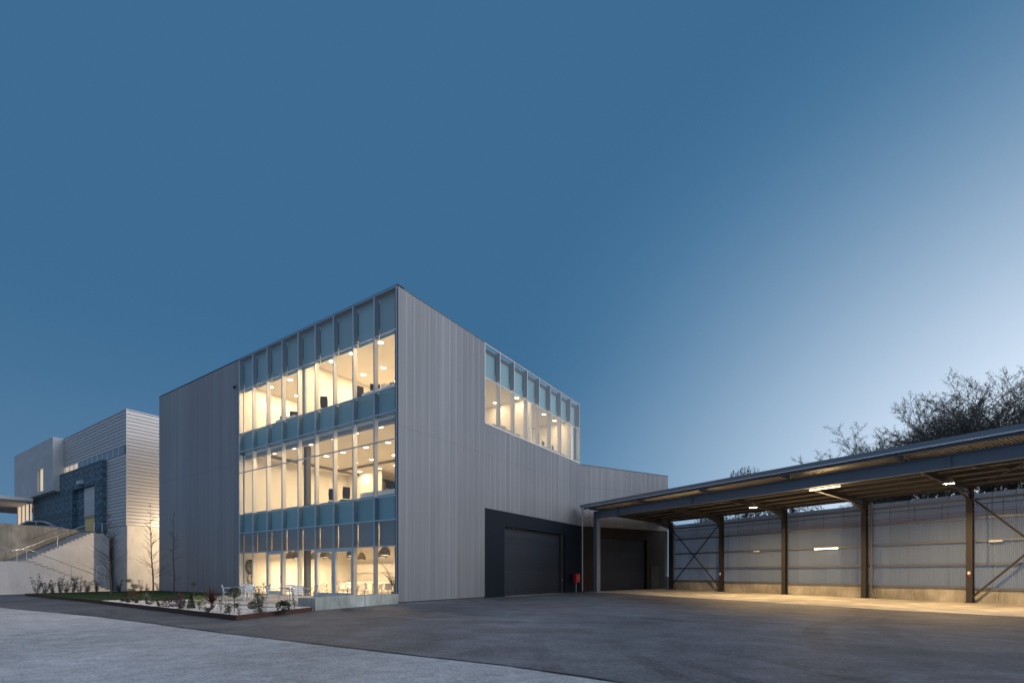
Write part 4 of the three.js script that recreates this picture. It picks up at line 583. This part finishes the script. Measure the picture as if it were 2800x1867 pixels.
// ---------------------------------------------------------------- neighbouring building, stairs, upper yard
const nb = thing('neighbour_building', 'silver clad neighbouring building with slate entrance block and warm lit end wall', 'building', M(0, 0, -36.9), PHI);
{ const z = v => v + 36.9; // office plan z to own z
  const sh = new Buf(); sh.box(.12, 18, 6.2, 17.1, z(-60.2), z(-37.05)); sh.box(.06, 18, 0, 6.2, z(-58), z(-37.0)); sh.build('wall', SHELL, nb);
  const g = new Buf(); g.box(0, .059, 0, 6.25, z(-58), z(-36.9)); g.build('plinth_wall', GREYW, nb); const c = new Buf(); c.box(0.0, 18, 0, 6.27, z(-36.999), z(-36.9)); c.build('end_wall', CREAMW, nb);
  const bd = (parent, x0, x1, y0, y1, z0, z1, axis, i) => { const B = new Buf(); if (axis) { B.quad(V(x0, y0, z0), V(x1, y0, z0), V(x1, y1 - .07, z0), V(x0, y1 - .07, z0)); B.quad(V(x0, y1 - .07, z0), V(x1, y1 - .07, z0), V(x1, y1, z0 - .09), V(x0, y1, z0 - .09)); B.quad(V(x0, y0, z0 - .09), V(x1, y0, z0 - .09), V(x1, y0, z0), V(x0, y0, z0)); } else { B.quad(V(x0, y0, z0), V(x0, y0, z1), V(x0, y1 - .07, z1), V(x0, y1 - .07, z0)); B.quad(V(x0, y1 - .07, z0), V(x0, y1 - .07, z1), V(x0 + .09, y1, z1), V(x0 + .09, y1, z0)); B.quad(V(x0 + .09, y0, z0), V(x0 + .09, y0, z1), V(x0, y0, z1), V(x0, y0, z0)); } B.build('cladding_board', BOARD[i % 3], parent); };
  const ce = partGroup('end_cladding', nb), cu = partGroup('upper_cladding', nb), cl = partGroup('lower_cladding', nb);
  const H = .3315; for (let i = 0; i < 33; i++) bd(ce, .0, 18, 6.3 + H * i, 6.3 + H * (i + 1), z(-36.86), 0, 1, i);
  for (let i = 0; i < 10; i++) bd(cu, -.03, 0, 13.95 + H * i, 13.95 + H * (i + 1), z(-60.25), z(-36.95), 0, i + 1);
  for (let i = 0; i < 21; i++) bd(cl, -.03, 0, 6.3 + .325 * i, 6.3 + .325 * (i + 1), z(-42.8), z(-36.95), 0, i);
  const tr = new Buf(); tr.box(-.06, -.0, 6.25, 17.32, z(-36.94), z(-36.80)); tr.box(-.05, .1, 17.27, 17.34, z(-60.3), z(-36.95)); tr.box(.0, 18, 17.245, 17.32, z(-36.99), z(-36.83)); tr.build('edge_trim', BOARD[2], nb);
  // ribbon window
  const rw = partGroup('ribbon_window', nb); const litG = glow(1, .70, .40, .55); for (let i = 0; i < 15; i++) { const a = -59.3 + i * 1.46; const B = new Buf(); B.quad(V(-.02, 13.15, z(a + .04)), V(-.02, 13.15, z(a + 1.42)), V(-.02, 13.93, z(a + 1.42)), V(-.02, 13.93, z(a + .04))); B.build('pane', PANE, rw); const D = new Buf(); D.box(.03, .05, 13.14, 13.94, z(a + .02), z(a + 1.44)); D.build(i > 0 && i < 6 ? 'lit_window_blind' : 'window_blind', i > 0 && i < 6 ? litG : mat(.16, .2, .25, .7), rw); const E = new Buf(); E.box(-.04, .03, 13.14, 13.94, z(a - .03), z(a + .03)); E.build('window_post', ALUW, rw); }
  // slate block with the goods entrance
  const slate = tex(512, 512, 3.2, 2.4, (u, v) => { const row = Math.floor(v * 12), s = hash(Math.floor(u * 5 + (row % 2) * .5) % 5, row, 71), k = .62 + .30 * (s - .5) + .28 * (fbm(u * 20, v * 40, 20, 40, 72, 3) - .5); return [k * .82, k * .96, k * 1.06]; });
  const SL = mat(.22, .30, .345, .7, { map: slate, bumpMap: slate, bumpScale: .01 }); const st = new Buf();
  st.box(-.4, -.035, 5.4, 13.1, z(-58.4), z(-51.03)); st.box(-.4, -.035, 5.4, 13.1, z(-44.1), z(-42.0)); st.box(-.4, -.035, 10.85, 13.1, z(-51.03), z(-44.1)); st.box(-.4, 0, 5.4, 11.25, z(-66.2), z(-58.4)); st.box(-.0, 6, 5.4, 11.2, z(-66.2), z(-60.3)); st.build('slate_block', SL, nb);
  const rc = new Buf(); rc.box(-.034, .058, 5.4, 10.85, z(-51.03), z(-48.25)); rc.build('recess_wall', SL, nb); const rc2 = new Buf(); rc2.box(-.034, .058, 5.4, 10.85, z(-44.3), z(-44.1)); rc2.build('recess_wall', SL, nb);
  const rd = partGroup('roller_door', nb); for (let i = 0; i < 9; i++) { const B = new Buf(); B.box(-.12, -.06, 7.85 + i * .333, 7.85 + (i + 1) * .333 - .02, z(-48.2), z(-44.3)); B.build('door_slat', BOARD[i % 3], rd); }
  const oi = new Buf(); oi.box(-.05, -.035, 5.5, 7.84, z(-48.2), z(-44.3)); oi.build('lit_window_opening', mat(.2, .18, .08, .7, { emissive: new THREE.Color().setRGB(.075, .066, .035), emissiveIntensity: 1 }), nb); const ln = new Buf(); ln.box(-.14, -.055, 7.55, 7.84, z(-48.2), z(-44.3)); ln.build('lintel', mat(.26, .25, .2, .6), nb);
  const bx = new Buf(); bx.box(-.75, -.41, 11.2, 11.55, z(-48.4), z(-47.3)); bx.build('floodlight_box', GALV, nb);
  // white block on the roof side, porch
  const wb = new Buf(), yA = 11.2; wb.box(-1, -.8, yA, 17.35, z(-72), z(-61.45)); wb.box(-1, -.8, yA, 17.35, z(-59.1), z(-55.4)); wb.box(-1, -.8, 14.3, 17.35, z(-61.45), z(-59.1)); wb.box(-1, -.8, yA, 11.55, z(-61.45), z(-59.1)); wb.box(-.8, 9, yA, 17.35, z(-55.65), z(-55.4)); wb.box(-.8, 9, yA, 17.35, z(-72), z(-71.75)); wb.box(-.8, 9, 17.0, 17.2, z(-71.75), z(-55.65)); wb.box(-.8, 9, yA, yA + .15, z(-71.75), z(-55.65)); wb.build('white_block', GREYW, nb);
  const wl = new Buf(); wl.box(-.72, -.68, 11.5, 14.35, z(-61.5), z(-59.05)); wl.build('lit_window_blind', glow(1, .72, .42, .75), nb); pane(nb, V(-.78, 11.55, z(-61.45)), Z1, 2.35, 2.75);
  const po = new Buf(); po.box(-5, 2, 10.62, 11.0, z(-82), z(-66.25)); po.box(-5, -1.02, 10.62, 11.0, z(-66.25), z(-63.2)); po.build('porch_roof', WHITEW, nb); const pw = new Buf(); pw.box(-.6, -.5, 5.4, 10.6, z(-72), z(-66.3)); pw.build('lit_window_blind', glow(1, .74, .46, .6), nb); const pc = new Buf(); for (const a of [-72, -70, -68.2, -66.4]) pc.box(-.75, -.65, 5.4, 10.61, z(a), z(a + .25)); pc.build('porch_frame', WHITEW, nb);
}
// floodlight on the gap side of the office block
{ const o = thing('wall_floodlight', 'warm floodlight on the hidden end wall of the office block facing the neighbour', 'lamp', M(5.5, 6.4, -29.75), PHI); const b = new Buf(); b.box(-.3, .3, -.12, .12, -.10, .11); b.build('housing', STEEL, o); const d = new Buf(); d.box(-.26, .26, -.09, .09, -.115, -.101); d.build('diffuser', glow(1, .7, .36, 8), o); areaLight(o, .5, .18, 4300, WARM3, V(0, 0, -.14), V(.1, -.12, -1)); }
// upper yard behind the stair wall
const UP = 5.5;
{ const A = S(-1.45, 0, -.4), sh = [[A.x, A.z], [-100, -89.3], [-190, -89.3], [-190, -20], [S(-3.0, 0, 26).x, S(-3.0, 0, 26).z], [S(-3.0, 0, 1.3).x, S(-3.0, 0, 1.3).z], [S(-1.45, 0, 1.25).x, S(-1.45, 0, 1.25).z]]; const s = new THREE.Shape(sh.map(([x, z]) => new THREE.Vector2(x, -z))); const g = new THREE.ExtrudeGeometry(s, { depth: UP - .2, bevelEnabled: false }); g.rotateX(-Math.PI / 2); const o = meshOf('upper_yard', g, CONC); o.position.y = .2; o.userData = { label: 'raised upper yard behind the stair wall', kind: 'structure' }; }
const stair = thing('outdoor_stair', 'white concrete outdoor stair with two flights and grey treads', 'stair', S(0, 0, 0), S.phi);
{ const prism = (pts, x0, x1) => { const s = new THREE.Shape(pts.map(([z, y]) => new THREE.Vector2(-z, y))); const g = new THREE.ExtrudeGeometry(s, { depth: x1 - x0, bevelEnabled: false }); g.rotateY(Math.PI / 2); g.translate(x0, 0, 0); return g; }; // (z, y) outline run out along x
  const steps = (z0, y0, z1, y1, n) => { const p = []; for (let i = 0; i < n; i++) { const za = z0 + (z1 - z0) * i / n, zb = z0 + (z1 - z0) * (i + 1) / n, y = y0 + (y1 - y0) * (i + 1) / n; p.push([za, y], [zb, y]); } return p; };
  const LY = 2.57, low = [[1.0, -.02], ...steps(1.0, .0, 8.1, LY, 15), [22, LY], [22, -.02]], up = [[7.9, LY + .001], ...steps(7.4, LY, 1.3, UP, 17), [-.35, UP], [-.35, -.02], [7.9, -.02]];
  meshOf('lower_flight', prism(low, -1.38, 0), WHITEW, stair); meshOf('upper_flight', prism(up, -2.75, -1.4), WHITEW, stair); const ld = new Buf(); ld.box(-2.75, -1.385, .0, LY, 7.92, 22); ld.build('landing', WHITEW, stair);
  const tread = (z0, y0, z1, y1, n, xa, xb) => { for (let i = 0; i < n; i++) { const za = z0 + (z1 - z0) * i / n, zb = z0 + (z1 - z0) * (i + 1) / n, y = y0 + (y1 - y0) * (i + 1) / n, B = new Buf(); B.box(xa, xb, y + .003, y + .035, Math.min(za, zb) - .03, Math.max(za, zb) + .03); B.build('tread', mat(.13, .135, .145, .7), stair); } };
  tread(1.0, 0, 8.1, LY, 15, -1.37, .04); tread(7.4, LY, 1.3, UP, 17, -2.74, -1.36);
  const rails = (pts, posts, nm) => { const B = new Buf(); B.tube(pts, .032, 8); B.build('handrail', CHROME, stair); for (const [x, y0, y1, z] of posts) { const C = new Buf(); C.tube([V(x, y0, z), V(x, y1, z)], .025, 6); C.build('rail_post', CHROME, stair); } };
  rails([V(-.08, LY + 1.0, 21), V(-.08, LY + 1.0, 8.4), V(-.08, LY + .98, 8.0), V(-.08, 1.15, 1.3), V(-.08, 1.05, 1.05), V(-.08, .1, 1.0)], [[-.08, LY, LY + 1, 14], [-.08, LY, LY + 1, 11], [-.08, LY, LY + 1, 8.9], [-.08, LY, LY + 1, 8.2], [-.08, 1.35, 2.35, 4.6]]);
  rails([V(-1.46, LY + .9, 8.3), V(-1.46, LY + 1.02, 7.6), V(-1.46, UP + .98, 1.4), V(-1.46, UP + 1.02, 1.0), V(-1.46, UP + 1.02, -.3)], [[-1.46, LY + 1.35, LY + 2.3, 4.6], [-1.46, UP, UP + 1, 1.2], [-1.46, UP, UP + 1, .4], [-1.46, UP, UP + 1, -.3]]);
  const d = partGroup('service_door', stair), e = new Buf(); e.box(-1.40, -1.36, .02, 2.4, .15, .25); e.box(-1.40, -1.36, .02, 2.4, .95, 1.05 - .001); e.box(-1.40, -1.36, 2.28, 2.4, .251, .949); e.build('door_frame', WHITEP, d); const f = new Buf(); f.box(-1.40, -1.375, .03, 2.279, .251, .949); f.build('door_leaf', mat(.55, .58, .62, .6), d);
}
{ const o = thing('retaining_wall', 'stained grey concrete retaining wall beside the upper stair flight', 'wall', S(-2.78, 0, 22), S.phi); for (let i = 0; i < 9; i++) { const B = new Buf(); B.box(-.25, 0, 0, 5.78, -22.2 + i * 2.45, -22.2 + (i + 1) * 2.45 - .015); if (-22.2 + (i + 1) * 2.45 > -21) B.build('wall_panel', CONC, o); } }
// parked car on the upper yard
{ const p = V(-47.6, UP, -50), o = thing('parked_car', 'silver saloon car parked above the retaining wall', 'car', p, .35); const prof = (pts, w, bev) => { const s = new THREE.Shape(); pts.forEach(([x, y], i) => i ? s.lineTo(x, y) : s.moveTo(x, y)); const g = new THREE.ExtrudeGeometry(s, { depth: w - 2 * bev, bevelEnabled: true, bevelSize: bev, bevelThickness: bev, bevelSegments: 3 }); g.translate(0, 0, -w / 2 + bev); return toCreasedNormals(g, .6); };
  const paint = phys(.20, .21, .23, .3, { metalness: .5, clearcoat: 1 }); meshOf('body', prof([[-2.2, .3], [2.15, .3], [2.22, .62], [1.95, .80], [1.15, .92], [-1.75, .95], [-2.2, .88]], 1.74, .06), paint, o); meshOf('roof', prof([[-1.75, .96], [-1.05, 1.38], [.15, 1.42], [.5, 1.36], [1.2, .94]], 1.5, .08), paint, o);
  for (const s of [-1, 1]) { const B = new Buf(), zz = s * .752; const q = [[-1.5, 1.0], [-.98, 1.32], [-.35, 1.345], [-.35, 1.0]], r = [[-.28, 1.0], [-.28, 1.35], [.2, 1.35], [.95, 1.0]]; for (const w of [q, r]) { const P = w.map(([x, y]) => V(x, y, zz)); s < 0 ? B.quad(P[0], P[1], P[2], P[3]) : B.quad(P[3], P[2], P[1], P[0]); } B.build('side_window', mat(.02, .025, .03, .08), o); }
  for (const [x, z] of [[-1.35, .8], [1.35, .8], [-1.35, -.8], [1.35, -.8]]) { const w = partGroup('wheel', o), t = new THREE.CylinderGeometry(.32, .32, .2, 24).rotateX(Math.PI / 2); t.translate(x, .32, z); meshOf('tyre', t, BLACKF, w); const r = new THREE.CylinderGeometry(.2, .2, .215, 16).rotateX(Math.PI / 2); r.translate(x, .32, z); meshOf('rim', r, GALV, w); }
  for (const s of [-1, 1]) { const b = new Buf(); b.box(2.12, 2.2, .62, .74, s * .6 - .16, s * .6 + .16); b.build('headlight', WHITEP, o); } }
{ const o = thing('brick_wall', 'low red brick wall beyond the parked car', 'wall', V(-66, UP, -60), .2); const B = new Buf(); B.box(-10, 6, 0, 1.9, -.15, .15); B.build('wall_body', mat(.28, .07, .05, .85, { bumpMap: softBump, bumpScale: .01 }), o); const C = new Buf(); C.box(-10.05, 6.05, 1.901, 2.0, -.2, .2); C.build('wall_cap', mat(.3, .1, .08, .8), o); }
// ---------------------------------------------------------------- trees behind the canopy
function bigTree(label, p, h, o = {}) { // branching limbs; leaves thin at the rim, dense in the heart
  const { spread = .62, levels = 5, leaf = leafM(.20, .18, .165), leafN = 9, size = .15, heart = 0, heartM = leafM(.19, .21, .18), own = 1, group = 'trees behind the canopy' } = o; seed = (own + 60) * 7919 + 13;
  const t = thing('broadleaf_tree', label, 'tree', p, rr(0, 6.28), group), T = new Buf(), C = new Buf(), L = new Buf(), H = new Buf();
  const nodes = []; const grow = (c, d, len, r, lv) => { const pts = [c.clone()], rs = [r]; let q = c.clone(), dd = d.clone(); const n = 4; for (let i = 0; i < n; i++) { q.addScaledVector(dd, len / n); dd.add(V(rr(-.22, .22), rr(-.1, .16), rr(-.22, .22))).normalize(); pts.push(q.clone()); rs.push(r * (1 - .45 * (i + 1) / n)); } (lv <= 1 ? T : C).tube(pts, rs.map(q => Math.max(.014, q)), lv < 2 ? 8 : lv < 4 ? 5 : 3, false);
    if (lv >= 2) nodes.push(pts[2], pts[4]);
    if (lv >= levels) { for (let i = 0; i < leafN; i++) { const b = pts[1 + Math.floor(rnd() * 4)], e = V(rr(-1, 1), rr(-.5, .8), rr(-1, 1)).normalize(); L.leaf(b.clone().addScaledVector(e, rr(0, .18)), e, V(0, 1, 0), size * rr(.6, 1.4), size * rr(.45, .8)); } return; }
    const m = lv === 0 ? 6 : 4; for (let i = 0; i < m; i++) { const u = lv === 0 ? .45 + .55 * i / (m - 1) : .35 + .65 * i / (m - 1), k = Math.min(n - 1, Math.floor(u * n * .999)), b = pts[k].clone().lerp(pts[k + 1], u * n - k), a = i * 2.4 + rr(-.6, .6), s = V(Math.cos(a), 0, Math.sin(a)), nd = dd.clone().multiplyScalar(.75).addScaledVector(s, spread * rr(.8, 1.4)); nd.y += rr(-.05, .25); grow(b, nd.normalize(), len * rr(.55, .76) * (lv === levels - 1 ? .8 : 1), rs[k] * .55, lv + 1); } };
  grow(V(0, -.3, 0), V(0, 1, 0), h * .36, h * .022, 0);
  const low = nodes.filter(q => q.y < h * .62); for (let i = 0; i < heart && low.length; i++) { const c = low[Math.floor(rnd() * low.length)].clone().add(V(rr(-1, 1), rr(-.8, .8), rr(-1, 1)).multiplyScalar(.55)); const e = V(rr(-1, 1), rr(-.3, .8), rr(-1, 1)).normalize(); H.leaf(c, e, V(0, 1, 0), size * rr(1.1, 2.2), size * rr(.7, 1.2)); }
  T.build('trunk', BARKD, t); const cr = C.build('crown', BARKD, t); L.build('leaves', leaf, t); if (heart) H.build('foliage', heartM, t); return t; }
bigTree('low half bare tree where the tree group slopes down to the canopy roof', V(34.2, 0, -46), 17.5, { leafN: 40, size: .1, heart: 2500, own: 3 });
bigTree('half bare tree with thin outer twigs between the lowest and the widest tree', V(36.6, 0, -44), 21.5, { leafN: 40, size: .1, heart: 6000, own: 4 });
bigTree('wide half bare tree behind the canopy roof with a dense dark heart', V(39.4, 0, -42.5), 23.5, { leafN: 40, size: .1, heart: 18000, own: 5 });
bigTree('tall thinly leaved tree rising beside the widest tree', V(41.6, 0, -40), 23.5, { leafN: 40, size: .1, heart: 18000, own: 6 });
bigTree('tallest thinly leaved tree rising behind the canopy roof', V(45.5, 0, -41), 25, { leafN: 40, size: .1, heart: 9000, own: 7 });
function spruce(label, p, h, n, r) { const t = thing('feathery_tree', label, 'tree', p, 0, 'trees behind the canopy'), T = new Buf(), L = new Buf(); T.tube([V(0, -.3, 0), V(0, h * .9, 0)], [.25, .05], 8); for (let i = 0; i < n; i++) { const a = rr(0, 6.28), u = Math.sqrt(rnd()), top = h * (1 - .35 * u * u) - rr(0, h * .25), c = V(Math.cos(a) * r * u, top, Math.sin(a) * r * u); for (let k = 0; k < 9; k++) { const e = V(rr(-.35, .35), 1, rr(-.35, .35)).normalize(); L.leaf(c.clone().add(V(rr(-.2, .2), rr(-.4, .2), rr(-.2, .2))), e, V(rr(-1, 1), .2, rr(-1, 1)), rr(.25, .5), .07); } } T.build('trunk', BARKD, t); L.build('crown', leafM(.06, .075, .065), t); return t; }
spruce('feathery tree top showing just above the canopy roof', V(27.6, 0, -58), 13.9, 1100, 5.6);
{ // dark shrubs close behind the back wall
  const lb = leafM(.025, .032, .02); for (let i = 0; i < 8; i++) { const q = K(41.6 + rr(-.3, .5), 0, -30 + i * 4.6); const t = thing('wall_shrub', 'dense dark shrub growing behind the translucent wall', 'shrub', V(q.x, fall(q.x, q.z), q.z), 0, 'shrubs behind the back wall'), S2 = new Buf(), L = new Buf(); S2.tube([V(0, -.1, 0), V(0, 3, 0)], .06, 6); const h = rr(7.0, 8.0); for (let k = 0; k < 500; k++) { const a = rr(0, 6.28), u = Math.sqrt(rnd()) * 2.2, y = rr(5.9, h) - u * .15; const e = V(rr(-1, 1), rr(-.2, 1), rr(-1, 1)).normalize(); L.leaf(V(Math.cos(a) * u * .35, y, Math.sin(a) * u), e, V(0, 1, 0), rr(.15, .3), .12); } S2.tube([V(0, 3, 0), V(.1, 6.5, .1)], [.06, .03], 6); S2.build('stem', BARKD, t); L.build('foliage', lb, t); }
}
{ const t = thing('pine_tree', 'dark pine branch reaching past the porch of the neighbour', 'tree', V(-73, UP, -66), 0), T = new Buf(), L = new Buf(); T.tube([V(0, -.2, 0), V(0, 7.5, 0)], [.2, .05], 8); for (let i = 0; i < 1400; i++) { const a = rr(0, 6.28), y = rr(3.5, 7.6), u = (8 - y) * .62 * Math.sqrt(rnd()), e = V(Math.cos(a), rr(-.2, .5), Math.sin(a)).normalize(); L.leaf(V(Math.cos(a) * u, y, Math.sin(a) * u), e, V(0, 1, 0), rr(.3, .55), .12); } T.build('trunk', BARKD, t); L.build('crown', leafM(.02, .04, .022), t); }
renderer.render(scene, camera);
